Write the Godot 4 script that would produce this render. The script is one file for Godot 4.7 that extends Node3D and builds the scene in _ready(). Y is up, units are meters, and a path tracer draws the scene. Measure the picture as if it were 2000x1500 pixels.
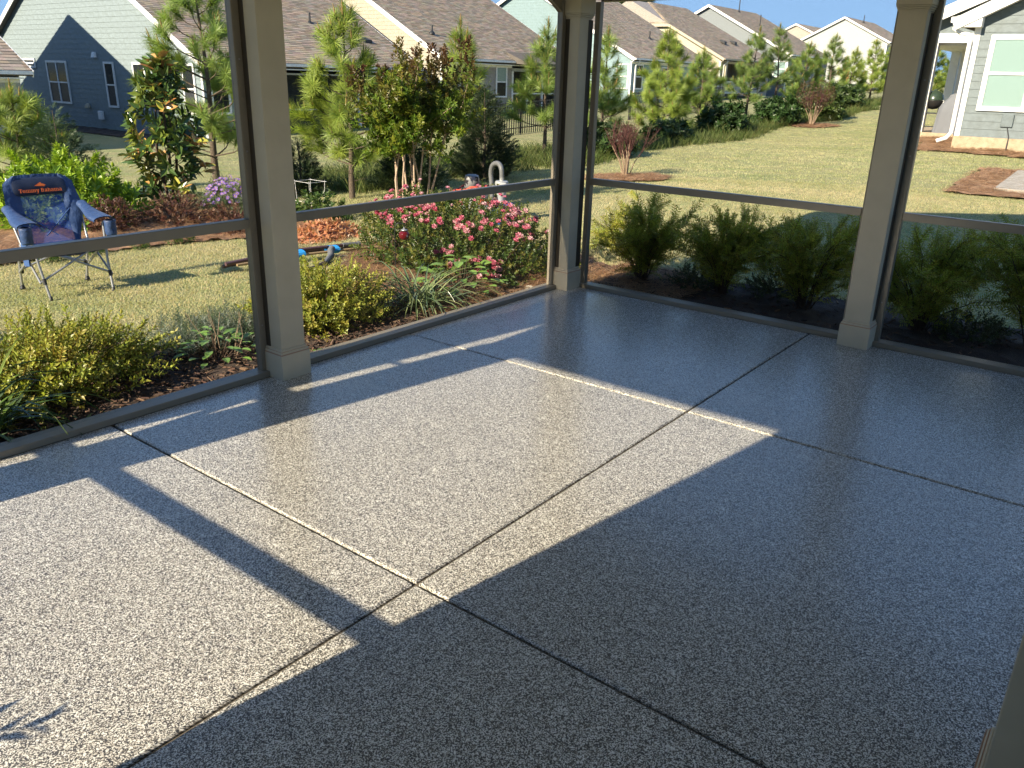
extends Node3D

# A screened porch with a flake-coated floor, its garden, and a row of neighbouring houses. Units are metres, y is up;
# the porch floor is y = 0, the camera stands over the origin, x runs along the back screen wall, -z away from the house.

var M := {}
var rng := RandomNumberGenerator.new()
var taken := {}
const SUN_TO := Vector3(-0.155, 0.544, 1.0)


class MB:
	# collects triangles; outside is where corners run anticlockwise
	var v := PackedVector3Array()
	var n := PackedVector3Array()
	var u := PackedVector2Array()
	var c := PackedColorArray()
	var i := PackedInt32Array()
	var col := Color.WHITE
	var local := false

	func tri(a: Vector3, b: Vector3, d: Vector3) -> void:
		var nn := (b - a).cross(d - a).normalized()
		var k := v.size()
		v.append_array([a, b, d])
		n.append_array([nn, nn, nn])
		u.append_array([Vector2(a.x, a.z), Vector2(b.x, b.z), Vector2(d.x, d.z)])
		c.append_array([col, col, col])
		i.append_array([k, k + 2, k + 1])

	func quad(a: Vector3, b: Vector3, d: Vector3, e: Vector3, flip := false) -> void:
		if flip:
			var t := b
			b = e
			e = t
		var nn := (b - a).cross(d - a).normalized()
		if nn == Vector3.ZERO:
			nn = (d - a).cross(e - a).normalized()
		var k := v.size()
		v.append_array([a, b, d, e])
		n.append_array([nn, nn, nn, nn])
		u.append_array([Vector2(0, 0), Vector2(1, 0), Vector2(1, 1), Vector2(0, 1)])
		c.append_array([col, col, col, col])
		i.append_array([k, k + 2, k + 1, k, k + 3, k + 2])

	func hexa(p: Array) -> void:
		# eight corners: 0-3 the lower face anticlockwise seen from above, 4-7 the upper face over them
		quad(p[0], p[3], p[2], p[1])
		quad(p[4], p[5], p[6], p[7])
		for k in 4:
			var q := (k + 1) % 4
			quad(p[k], p[q], p[q + 4], p[k + 4])

	func box(lo: Vector3, hi: Vector3) -> void:
		hexa([Vector3(lo.x, lo.y, hi.z), Vector3(hi.x, lo.y, hi.z), Vector3(hi.x, lo.y, lo.z), Vector3(lo.x, lo.y, lo.z),
			Vector3(lo.x, hi.y, hi.z), Vector3(hi.x, hi.y, hi.z), Vector3(hi.x, hi.y, lo.z), Vector3(lo.x, hi.y, lo.z)])

	func cbox(lo: Vector3, hi: Vector3, h: float) -> void:
		# a box with chamfered upright edges and top rim
		var ring := func(y: float, s: float) -> Array:
			var g := h
			return [Vector3(lo.x + g, y, hi.z - s), Vector3(hi.x - g, y, hi.z - s), Vector3(hi.x - s, y, hi.z - g), Vector3(hi.x - s, y, lo.z + g),
				Vector3(hi.x - g, y, lo.z + s), Vector3(lo.x + g, y, lo.z + s), Vector3(lo.x + s, y, lo.z + g), Vector3(lo.x + s, y, hi.z - g)]
		var a: Array = ring.call(lo.y, 0.0)
		var b: Array = ring.call(hi.y - h, 0.0)
		var t: Array = ring.call(hi.y, h)
		for k in 8:
			var q := (k + 1) % 8
			quad(a[k], a[q], b[q], b[k])
			quad(b[k], b[q], t[q], t[k])
		quad(t[0], t[1], t[2], t[3])
		quad(t[0], t[3], t[4], t[7])
		quad(t[4], t[5], t[6], t[7])
		quad(a[0], a[3], a[2], a[1])
		quad(a[0], a[7], a[4], a[3])
		quad(a[4], a[7], a[6], a[5])

	func bar(a: Vector3, b: Vector3, w: float, h: float, up := Vector3.UP) -> void:
		var d := (b - a).normalized()
		var s := d.cross(up).normalized() * w / 2.0
		var t := s.cross(d).normalized() * h / 2.0
		hexa([a - s - t, a + s - t, b + s - t, b - s - t, a - s + t, a + s + t, b + s + t, b - s + t])

	func tube(pts: Array, rad: Array, sides := 6, caps := true) -> void:
		var k := v.size()
		var last := Vector3(0.31, 0.2, 0.93)
		for m in pts.size():
			var d: Vector3 = (pts[mini(m + 1, pts.size() - 1)] - pts[maxi(m - 1, 0)]).normalized()
			var s := d.cross(last).normalized()
			if s == Vector3.ZERO:
				s = d.cross(Vector3(0.9, 0.1, 0.3)).normalized()
			var t := d.cross(s).normalized()
			last = s.cross(d).normalized()
			var r: float = rad[mini(m, rad.size() - 1)]
			for q in sides:
				var an := TAU * q / sides
				var nn := s * cos(an) + t * sin(an)
				v.append(pts[m] + nn * r)
				n.append(nn)
				u.append(Vector2(float(q) / sides, m))
				c.append(col)
		for m in pts.size() - 1:
			for q in sides:
				var e := (q + 1) % sides
				var a := k + m * sides + q
				var b := k + m * sides + e
				i.append_array([a, b + sides, b, a, a + sides, b + sides])
		if caps:
			for m in [0, pts.size() - 1]:
				var b0: int = k + m * sides
				var nn: Vector3 = (pts[m] - pts[1 if m == 0 else m - 1]).normalized()
				var k2 := v.size()
				for q in sides:
					v.append(v[b0 + q])
					n.append(nn)
					u.append(Vector2.ZERO)
					c.append(col)
				for q in range(1, sides - 1):
					i.append_array([k2, k2 + q, k2 + q + 1] if m == 0 else [k2, k2 + q + 1, k2 + q])

	func lathe(at: Vector3, prof: Array, sides := 20, tilt := Basis.IDENTITY) -> void:
		# profile of Vector2(radius, height), from the bottom up
		var k := v.size()
		var cnt := prof.size()
		for m in cnt:
			var p: Vector2 = prof[m]
			var d: Vector2 = prof[mini(m + 1, cnt - 1)] - prof[maxi(m - 1, 0)]
			var nr := Vector2(d.y, -d.x).normalized()
			for q in sides + 1:
				var an := TAU * q / sides
				v.append(at + tilt * Vector3(p.x * cos(an), p.y, p.x * sin(an)))
				n.append(tilt * Vector3(nr.x * cos(an), nr.y, nr.x * sin(an)))
				u.append(Vector2(float(q) / sides, p.y))
				c.append(col)
		for m in cnt - 1:
			for q in sides:
				var a := k + m * (sides + 1) + q
				var b := a + sides + 1
				i.append_array([a, a + 1, b + 1, a, b + 1, b])

	func leaf(b: Vector3, d: Vector3, up: Vector3, l: float, w: float, fold := 0.25, droop := 0.0) -> void:
		d = d.normalized()
		var s := d.cross(up).normalized()
		var nn := s.cross(d).normalized()
		var m := b + d * l * 0.45 - nn * w * fold * 0.5
		var t := b + d * l - nn * l * droop
		var x := b + d * l * 0.42 - s * w * 0.5 + nn * w * fold * 0.5
		var y := b + d * l * 0.42 + s * w * 0.5 + nn * w * fold * 0.5
		tri(b, m, x)
		tri(b, y, m)
		tri(x, m, t)
		tri(m, y, t)

	func oval(b: Vector3, d: Vector3, up: Vector3, l: float, w: float, fold := 0.2, droop := 0.1) -> void:
		# a broad leaf: three widths along a midrib that bends down towards the tip
		d = d.normalized()
		var s := d.cross(up).normalized()
		var nn := s.cross(d).normalized()
		var mid := [b]
		var lf := [b]
		var rt := [b]
		for q in [[0.22, 0.74], [0.52, 1.0], [0.80, 0.66]]:
			var p: Vector3 = b + d * l * q[0] - nn * l * droop * q[0] * q[0]
			mid.append(p)
			lf.append(p - s * w * 0.5 * q[1] + nn * w * fold * q[1])
			rt.append(p + s * w * 0.5 * q[1] + nn * w * fold * q[1])
		var t := b + d * l - nn * l * droop
		tri(b, mid[1], lf[1])
		tri(b, rt[1], mid[1])
		for k in [1, 2]:
			quad(lf[k], mid[k], mid[k + 1], lf[k + 1])
			quad(mid[k], rt[k], rt[k + 1], mid[k + 1])
		tri(lf[3], mid[3], t)
		tri(mid[3], rt[3], t)

	func blade(b: Vector3, d: Vector3, l: float, w: float, side: Vector3, bend: Vector3) -> void:
		# a narrow grass or needle blade of two quads and a tip
		var p1 := b + d * l * 0.5 + bend * 0.25
		var p2 := b + d * l + bend
		quad(b - side * w * 0.5, b + side * w * 0.5, p1 + side * w * 0.42, p1 - side * w * 0.42)
		tri(p1 - side * w * 0.42, p1 + side * w * 0.42, p2)

	func mesh() -> ArrayMesh:
		var a := []
		a.resize(Mesh.ARRAY_MAX)
		a[Mesh.ARRAY_VERTEX] = v
		a[Mesh.ARRAY_NORMAL] = n
		a[Mesh.ARRAY_TEX_UV] = u
		a[Mesh.ARRAY_COLOR] = c
		a[Mesh.ARRAY_INDEX] = i
		var am := ArrayMesh.new()
		am.add_surface_from_arrays(Mesh.PRIMITIVE_TRIANGLES, a)
		return am


# ------------------------------------------------------------------ naming and adding

func numbered(nm: String) -> String:
	if not taken.has(nm):
		taken[nm] = 0
		return nm
	taken[nm] += 1
	return "%s_%03d" % [nm, taken[nm]]


func origin_of(p: Node) -> Vector3:
	var o := Vector3.ZERO
	while p != null and p != self:
		o += p.position
		p = p.get_parent()
	return o


func thing(nm: String, label: String, cat: String, at := Vector3.ZERO, turn := 0.0, group := "") -> Node3D:
	var o := Node3D.new()
	o.name = numbered(nm)
	add_child(o)
	o.position = at
	o.rotation.y = turn
	tag(o, label, cat, group)
	return o


func tag(o: Node, label: String, cat: String, group := "") -> void:
	o.set_meta("label", label)
	o.set_meta("category", cat)
	if group != "":
		o.set_meta("group", group)


func obj(nm: String, mb: MB, mat: Material, parent: Node = self) -> MeshInstance3D:
	if parent != self and not mb.local:
		var off := origin_of(parent)
		if off != Vector3.ZERO:
			for k in mb.v.size():
				mb.v[k] -= off
	var o := MeshInstance3D.new()
	o.mesh = mb.mesh()
	o.material_override = mat
	o.name = numbered(nm) if parent == self else nm
	parent.add_child(o, true)
	return o


func inst(nm: String, m: Mesh, mat: Material, parent: Node, xf: Transform3D) -> MeshInstance3D:
	var o := MeshInstance3D.new()
	o.mesh = m
	o.material_override = mat
	o.name = nm
	o.transform = xf
	parent.add_child(o, true)
	return o


func struct(nm: String, mb: MB, mat: Material) -> MeshInstance3D:
	var o := obj(nm, mb, mat, self)
	o.set_meta("kind", "structure")
	return o


func scatter(nm: String, m: Mesh, mat: Material, xf: Array, cols: Array, parent: Node = self, stuff := true) -> MultiMeshInstance3D:
	# many small copies of one mesh as ONE object; places are in the parent's own axes
	var mm := MultiMesh.new()
	mm.transform_format = MultiMesh.TRANSFORM_3D
	mm.use_colors = true
	mm.mesh = m
	mm.instance_count = xf.size()
	for k in xf.size():
		var t: Transform3D = xf[k]
		var cc: Color = cols[k]
		mm.set_instance_transform(k, t)
		mm.set_instance_color(k, cc)
	var o := MultiMeshInstance3D.new()
	o.multimesh = mm
	o.material_override = mat
	o.name = numbered(nm) if parent == self else nm
	parent.add_child(o, true)
	if stuff:
		o.set_meta("kind", "stuff")
	return o


func rnd(a: float, b: float) -> float:
	return rng.randf_range(a, b)


func rdir() -> Vector3:
	var z := rnd(-1, 1)
	var t := rnd(0, TAU)
	var r := sqrt(1.0 - z * z)
	return Vector3(r * cos(t), z, r * sin(t))


func aim(at: Vector3, d: Vector3, roll := 0.0, s := 1.0) -> Transform3D:
	# local +y along d
	d = d.normalized()
	var x := d.cross(Vector3(0.13, 0.32, 0.94)).normalized()
	var z := x.cross(d).normalized()
	return Transform3D(Basis(d, roll) * Basis(x * s, d * s, z * s), at)


func lin(r: float, g: float, b: float) -> Color:
	return Color(r, g, b).linear_to_srgb()


func vary(c: Color, k: float) -> Color:
	var f := 1.0 + rnd(-k, k)
	return Color(c.r * f * (1.0 + rnd(-k, k) * 0.4), c.g * f, c.b * f * (1.0 + rnd(-k, k) * 0.4))


# ------------------------------------------------------------------ ground

const KZ := [60.0, 20.0, 0.0, -4.0, -6.0, -9.0, -12.0, -17.0, -25.0, -32.0, -40.0, -50.0, -60.0, -80.0, -120.0, -300.0]
const KY := [-0.3, -0.1, -0.06, -0.06, -0.07, 0.0, 0.09, 0.15, 0.36, 0.68, 1.0, 1.3, 1.45, 1.8, 2.5, 5.0]


func slope_at(j: int) -> float:
	if j <= 0 or j >= KZ.size() - 1:
		return 0.0
	return (KY[j + 1] - KY[j - 1]) / (KZ[j + 1] - KZ[j - 1])


func ground_y(x: float, z: float) -> float:
	z = clampf(z, -299.0, 59.0)
	var k := 0
	while k < KZ.size() - 2 and z < KZ[k + 1]:
		k += 1
	var h: float = KZ[k + 1] - KZ[k]
	var t: float = (z - KZ[k]) / h
	var m0 := slope_at(k) * h
	var m1 := slope_at(k + 1) * h
	var y: float = (2 * t * t * t - 3 * t * t + 1) * KY[k] + (t * t * t - 2 * t * t + t) * m0 + (-2 * t * t * t + 3 * t * t) * KY[k + 1] + (t * t * t - t * t) * m1
	return y - 0.28 * smoothstep(-3.0, -10.0, x) - 0.5 * smoothstep(-11.0, -18.0, x) - 0.35 * smoothstep(-19.0, -27.0, x)


func on_ground(x: float, z: float) -> Vector3:
	return Vector3(x, ground_y(x, z), z)


func inside(p: Vector2, poly: PackedVector2Array) -> bool:
	return Geometry2D.is_point_in_polygon(p, poly)


func sheet(poly: PackedVector2Array, res: float, lift: float, bump: float) -> MB:
	# a thin bed that follows the ground, with a ragged rim
	var lo := poly[0]
	var hi := poly[0]
	for p in poly:
		lo = lo.min(p)
		hi = hi.max(p)
	var ns := FastNoiseLite.new()
	ns.seed = 5
	ns.frequency = 1.7
	var mb := MB.new()
	var ids := {}
	var nx := int((hi.x - lo.x) / res) + 2
	var nz := int((hi.y - lo.y) / res) + 2
	for a in nx:
		for b in nz:
			var ctr := lo + Vector2(a + 0.5, b + 0.5) * res
			var w := Vector2(ns.get_noise_2d(ctr.x * 3, ctr.y * 3), ns.get_noise_2d(ctr.y * 3, ctr.x * 3 + 9)) * 0.09
			if not inside(ctr + w, poly):
				continue
			var q := []
			for o in [Vector2i(a, b), Vector2i(a, b + 1), Vector2i(a + 1, b + 1), Vector2i(a + 1, b)]:
				if not ids.has(o):
					ids[o] = mb.v.size()
					var p: Vector2 = lo + Vector2(o) * res
					var e := 0.05
					var f := func(x: float, z: float) -> float: return ground_y(x, z) + lift + bump * ns.get_noise_2d(x * 2, z * 2)
					var y: float = f.call(p.x, p.y)
					mb.v.append(Vector3(p.x, y, p.y))
					mb.n.append(Vector3(y - f.call(p.x + e, p.y), e, y - f.call(p.x, p.y + e)).normalized())
					mb.u.append(p)
					mb.c.append(Color.WHITE)
				q.append(ids[o])
			mb.i.append_array([q[0], q[2], q[1], q[0], q[3], q[2]])
	return mb


# ------------------------------------------------------------------ materials

func mat(c: Color, rough := 0.7, opt := {}) -> StandardMaterial3D:
	var m := StandardMaterial3D.new()
	m.albedo_color = c
	m.roughness = rough
	for k in opt:
		m.set(k, opt[k])
	return m


func noise_tex(size: int, freq: float, stops: Array, opt := {}) -> NoiseTexture2D:
	var ns := FastNoiseLite.new()
	ns.frequency = freq
	ns.noise_type = FastNoiseLite.TYPE_SIMPLEX_SMOOTH
	ns.fractal_octaves = 4
	var t := NoiseTexture2D.new()
	t.width = size
	t.height = size
	t.seamless = not opt.has("loose")
	t.seamless_blend_skirt = 0.15
	if stops.size() > 0:
		var g := Gradient.new()
		var off := PackedFloat32Array()
		var cl := PackedColorArray()
		for s in stops:
			off.append(s[0])
			cl.append(s[1])
		g.offsets = off
		g.colors = cl
		t.color_ramp = g
		if opt.has("constant"):
			g.interpolation_mode = Gradient.GRADIENT_INTERPOLATE_CONSTANT
	for k in opt:
		if k == "bump":
			t.as_normal_map = true
			t.bump_strength = opt[k]
		elif k != "constant" and k != "loose":
			ns.set(k, opt[k])
	t.noise = ns
	return t


func tri_world(m: StandardMaterial3D, s: Vector3) -> StandardMaterial3D:
	m.uv1_triplanar = true
	m.uv1_world_triplanar = true
	m.uv1_scale = s
	return m


func foliage(back: float, rough := 0.55) -> StandardMaterial3D:
	var m := mat(Color.WHITE, rough)
	m.vertex_color_use_as_albedo = true
	m.backlight_enabled = true
	m.backlight = Color(back, back, back * 0.6).linear_to_srgb()
	m.cull_mode = BaseMaterial3D.CULL_DISABLED
	return m


func painted(c: Color, rough := 0.6, k := 0.06) -> StandardMaterial3D:
	# exterior paint with faint uneven tone and fine tooth
	var m := mat(Color.WHITE, rough)
	m.albedo_texture = noise_tex(256, 0.02, [[0.0, Color(c.r * (1 - k), c.g * (1 - k), c.b * (1 - k * 1.3))], [0.5, c], [1.0, Color(c.r * (1 + k), c.g * (1 + k), c.b * (1 + k))]], {"seed": int(c.r * 991 + c.g * 77)})
	return tri_world(m, Vector3(0.9, 0.9, 0.9))


func make_materials() -> void:
	# flake floor: cells of vinyl chips of mixed tones under a clear coat
	var fl := mat(Color.WHITE, 0.5)
	var chips := [[0.0, lin(0.025, 0.024, 0.022)], [0.15, lin(0.16, 0.142, 0.115)], [0.28, lin(0.58, 0.555, 0.50)], [0.38, lin(0.055, 0.05, 0.043)], [0.50, lin(0.76, 0.74, 0.685)], [0.64, lin(0.30, 0.27, 0.225)], [0.73, lin(0.85, 0.835, 0.79)], [0.86, lin(0.06, 0.055, 0.047)], [0.93, lin(0.45, 0.42, 0.365)]]
	var cell := {"noise_type": FastNoiseLite.TYPE_CELLULAR, "cellular_return_type": FastNoiseLite.RETURN_CELL_VALUE, "cellular_jitter": 1.0, "fractal_type": FastNoiseLite.FRACTAL_NONE, "constant": true, "loose": true,
		"domain_warp_enabled": true, "domain_warp_amplitude": 9.0, "domain_warp_frequency": 0.05, "seed": 11}
	fl.albedo_texture = noise_tex(2048, 0.18, chips, cell)
	fl.uv1_scale = Vector3(0.93, 0.93, 1)
	fl.clearcoat_enabled = true
	fl.clearcoat = 1.0
	fl.clearcoat_roughness = 0.24
	fl.heightmap_enabled = true
	fl.heightmap_texture = noise_tex(1024, 0.05, [], {"seed": 4, "fractal_octaves": 3})
	fl.heightmap_scale = 0.03
	# the cast of chips is a little uneven over the slab
	fl.detail_enabled = true
	fl.detail_blend_mode = BaseMaterial3D.BLEND_MODE_MUL
	fl.detail_uv_layer = BaseMaterial3D.DETAIL_UV_1
	fl.detail_albedo = noise_tex(1024, 0.035, [[0.0, Color(0.86, 0.85, 0.83)], [0.5, Color(0.95, 0.95, 0.94)], [1.0, Color(1, 1, 1)]], {"seed": 14, "fractal_octaves": 5})
	M.flake = fl
	M.groove = mat(lin(0.10, 0.085, 0.068), 0.9)
	M.slab = mat(lin(0.33, 0.31, 0.28), 0.9)
	var tan_c := lin(0.50, 0.44, 0.325)
	M.column = painted(tan_c, 0.55, 0.03)
	M.frame = painted(lin(0.21, 0.183, 0.14), 0.38, 0.03)
	M.channel = mat(lin(0.045, 0.035, 0.022), 0.6)
	M.caulk = mat(lin(0.40, 0.24, 0.16), 0.7)
	M.mesh_screen = mat(Color(0.02, 0.02, 0.02, 0.06), 0.9, {"transparency": BaseMaterial3D.TRANSPARENCY_ALPHA})
	M.screen_wire = mat(lin(0.006, 0.006, 0.006), 0.9, {"metallic_specular": 0.1})
	M.ceiling = painted(lin(0.74, 0.73, 0.70), 0.7)
	M.own_wall = painted(lin(0.72, 0.70, 0.64), 0.7)
	M.white = painted(lin(0.78, 0.78, 0.77), 0.55, 0.04)
	M.cream = painted(lin(0.44, 0.39, 0.29), 0.6, 0.04)
	M.siding_blue = painted(lin(0.20, 0.25, 0.27), 0.65)
	M.siding_slate = painted(lin(0.14, 0.17, 0.20), 0.7)
	M.siding_beige = painted(lin(0.37, 0.345, 0.28), 0.65)
	M.siding_taupe = painted(lin(0.30, 0.27, 0.24), 0.65)
	M.siding_aqua = painted(lin(0.20, 0.29, 0.315), 0.65)
	M.siding_gray = painted(lin(0.17, 0.195, 0.21), 0.65)
	M.siding_pale = painted(lin(0.34, 0.355, 0.35), 0.65)
	M.siding_near = painted(lin(0.115, 0.145, 0.158), 0.6, 0.08)
	M.concrete = painted(lin(0.36, 0.285, 0.195), 0.9, 0.12)
	M.shingle = mat(Color.WHITE, 0.92, {"vertex_color_use_as_albedo": true})
	M.shingle.albedo_texture = noise_tex(256, 0.09, [[0.0, Color(0.82, 0.82, 0.82)], [1.0, Color(1, 1, 1)]], {"seed": 9})
	tri_world(M.shingle, Vector3(1.4, 1.4, 1.4))
	M.roof_body = mat(lin(0.12, 0.105, 0.09), 0.95)
	M.pane_dark = mat(lin(0.018, 0.022, 0.024), 0.08, {"metallic_specular": 0.3})
	M.pane_blind = mat(lin(0.045, 0.048, 0.056), 0.3, {"metallic_specular": 0.2})
	M.pane_mint = mat(lin(0.21, 0.30, 0.28), 0.07)
	M.dark_screen = mat(Color(0.01, 0.01, 0.01, 0.55), 0.9, {"transparency": BaseMaterial3D.TRANSPARENCY_ALPHA})
	M.black_metal = mat(lin(0.015, 0.015, 0.016), 0.45)
	M.gray_metal = mat(lin(0.33, 0.33, 0.33), 0.35, {"metallic": 0.7})
	M.dark_plastic = mat(lin(0.02, 0.022, 0.025), 0.5)
	# lawn: dormant straw tufts among green, drawn out along the mowing
	var lawn := mat(Color.WHITE, 0.95)
	lawn.albedo_texture = noise_tex(1024, 0.055, [[0.0, lin(0.12, 0.135, 0.05)], [0.35, lin(0.22, 0.225, 0.10)], [0.55, lin(0.36, 0.335, 0.18)], [0.8, lin(0.47, 0.42, 0.25)], [1.0, lin(0.55, 0.50, 0.31)]], {"seed": 21, "fractal_octaves": 5})
	lawn.uv1_scale = Vector3(0.45, 0.45, 1)
	lawn.detail_enabled = true
	lawn.detail_blend_mode = BaseMaterial3D.BLEND_MODE_MUL
	lawn.detail_uv_layer = BaseMaterial3D.DETAIL_UV_2
	lawn.uv2_scale = Vector3(0.035, 0.09, 1)
	lawn.detail_albedo = noise_tex(512, 0.02, [[0.0, Color(0.80, 0.90, 0.74)], [0.45, Color(0.94, 0.96, 0.9)], [1.0, Color(1.0, 0.97, 0.92)]], {"seed": 33})
	lawn.heightmap_enabled = true
	lawn.heightmap_texture = noise_tex(512, 0.16, [], {"seed": 22})
	lawn.heightmap_scale = 3.0
	M.lawn = lawn
	M.grass = foliage(0.9, 0.7)
	M.mulch = tri_world(mat(Color.WHITE, 0.95), Vector3(2.5, 2.5, 2.5))
	M.mulch.albedo_texture = noise_tex(512, 0.07, [[0.0, lin(0.012, 0.008, 0.006)], [0.5, lin(0.04, 0.026, 0.02)], [0.8, lin(0.08, 0.055, 0.04)], [1.0, lin(0.2, 0.13, 0.09)]], {"seed": 41, "fractal_octaves": 5})
	M.straw = tri_world(mat(Color.WHITE, 0.95), Vector3(2.2, 2.2, 2.2))
	M.straw.albedo_texture = noise_tex(512, 0.07, [[0.0, lin(0.09, 0.05, 0.03)], [0.5, lin(0.30, 0.175, 0.095)], [1.0, lin(0.56, 0.38, 0.23)]], {"seed": 43, "fractal_octaves": 5})
	M.chip = mat(Color.WHITE, 0.95, {"vertex_color_use_as_albedo": true})
	M.patio = painted(lin(0.34, 0.31, 0.265), 0.9, 0.1)
	# plants
	M.needle = foliage(0.9, 0.45)
	M.leaf = foliage(0.9, 0.4)
	M.gloss_leaf = foliage(0.35, 0.22)
	M.petal = foliage(0.6, 0.5)
	M.bark = tri_world(mat(Color.WHITE, 0.95), Vector3(4, 1.3, 4))
	M.bark.albedo_texture = noise_tex(256, 0.06, [[0.0, lin(0.035, 0.026, 0.02)], [0.5, lin(0.10, 0.075, 0.055)], [1.0, lin(0.20, 0.16, 0.12)]], {"seed": 51})
	M.pale_bark = tri_world(mat(Color.WHITE, 0.85), Vector3(5, 2, 5))
	M.pale_bark.albedo_texture = noise_tex(256, 0.05, [[0.0, lin(0.26, 0.17, 0.11)], [0.5, lin(0.46, 0.34, 0.24)], [1.0, lin(0.58, 0.47, 0.36)]], {"seed": 52})
	M.twig = mat(lin(0.085, 0.055, 0.038), 0.9)
	M.red_twig = mat(lin(0.105, 0.042, 0.036), 0.85)
	M.tan_twig = mat(lin(0.30, 0.22, 0.15), 0.9)
	# chair and tools
	M.navy = mat(lin(0.022, 0.054, 0.15), 0.55, {"rim_enabled": true, "rim": 0.35, "rim_tint": 0.6})
	M.navy.normal_enabled = true
	M.navy.normal_texture = noise_tex(256, 0.02, [], {"seed": 61, "bump": 6.0})
	M.navy.uv1_triplanar = true
	M.navy.uv1_scale = Vector3(1.8, 1.1, 1.8)
	M.navy_dark = mat(lin(0.012, 0.022, 0.055), 0.6)
	M.blue_light = mat(lin(0.032, 0.085, 0.24), 0.6, {"rim_enabled": true, "rim": 0.4, "rim_tint": 0.6})
	M.net = mat(Color(0.22, 0.36, 0.66, 0.50), 0.8, {"transparency": BaseMaterial3D.TRANSPARENCY_ALPHA})
	M.orange_print = mat(lin(0.75, 0.16, 0.03), 0.7)
	M.steel = mat(lin(0.36, 0.37, 0.38), 0.32, {"metallic": 0.55})
	M.vac_gray = mat(lin(0.25, 0.255, 0.26), 0.45)
	M.hose = mat(lin(0.13, 0.135, 0.14), 0.5)
	M.cord = mat(lin(0.55, 0.085, 0.05), 0.5)
	M.red_plastic = mat(lin(0.45, 0.05, 0.04), 0.4)
	M.bucket = mat(lin(0.02, 0.10, 0.36), 0.35)
	M.pale_plastic = mat(lin(0.33, 0.34, 0.345), 0.3)
	M.tape = mat(lin(0.03, 0.32, 0.78), 0.6)
	M.wood_pole = mat(lin(0.30, 0.21, 0.11), 0.6)
	M.maroon = mat(lin(0.10, 0.055, 0.06), 0.4)
	M.red_glass = mat(lin(0.10, 0.006, 0.01), 0.05)
	M.glass_clear = mat(Color(0.95, 0.97, 0.97, 0.25), 0.05, {"transparency": BaseMaterial3D.TRANSPARENCY_ALPHA})
	M.cover = mat(lin(0.14, 0.15, 0.17), 0.8)
	M.heap = tri_world(mat(Color.WHITE, 0.95), Vector3(3, 3, 3))
	M.heap.albedo_texture = noise_tex(256, 0.08, [[0.0, lin(0.22, 0.07, 0.03)], [1.0, lin(0.55, 0.24, 0.12)]], {"seed": 71})
	M.stone = mat(lin(0.5, 0.46, 0.38), 0.8)


# ------------------------------------------------------------------ the porch

const W1 := -3.77      # inner face of the left sill
const W2 := -5.69      # inner face of the back sill


func porch_column(x0: float, z0: float, label: String, grooves: Array) -> void:
	# base corner x0, z0 is the smallest x and z of the 0.2 m plinth
	var s := 0.2
	var t := thing("porch_column", label, "column", Vector3(x0 + s / 2, 0, z0 + s / 2), 0.0, "square porch columns")
	var p := MB.new()
	p.cbox(Vector3(x0, 0, z0), Vector3(x0 + s, 0.1455, z0 + s), 0.002)
	obj("plinth", p, M.column, t)
	var k := MB.new()
	for q in 2:
		var g := 0.004 + 0.007 * q
		k.cbox(Vector3(x0 + g, 0.1502 + 0.014 * q, z0 + g), Vector3(x0 + s - g, 0.1632 + 0.014 * q, z0 + s - g), 0.004)
	for q in 3:
		var g := 0.012 - 0.005 * q
		k.cbox(Vector3(x0 + g, 2.078 + 0.011 * q, z0 + g), Vector3(x0 + s - g, 2.0885 + 0.011 * q, z0 + s - g), 0.003)
	obj("collar_moulding", k, M.column, t)
	var cl := MB.new()
	cl.box(Vector3(x0 + 0.0005, 0.1455, z0 + 0.0005), Vector3(x0 + s - 0.0005, 0.1503, z0 + s - 0.0005))
	cl.box(Vector3(x0 + 0.008, 0.1632, z0 + 0.008), Vector3(x0 + s - 0.008, 0.1643, z0 + s - 0.008))
	obj("caulk_line", cl, M.caulk, t)
	var sh := MB.new()
	var i := 0.018
	sh.cbox(Vector3(x0 + i, 0.17, z0 + i), Vector3(x0 + s - i, 2.08, z0 + s - i), 0.003)
	obj("shaft", sh, M.column, t)
	var c := MB.new()
	c.cbox(Vector3(x0, 2.111, z0), Vector3(x0 + s, 2.25, z0 + s), 0.004)
	obj("capital", c, M.column, t)
	for g in grooves:
		var b := MB.new()
		b.box(g[0], g[1])
		obj("screen_channel", b, M.channel, t)


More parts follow.
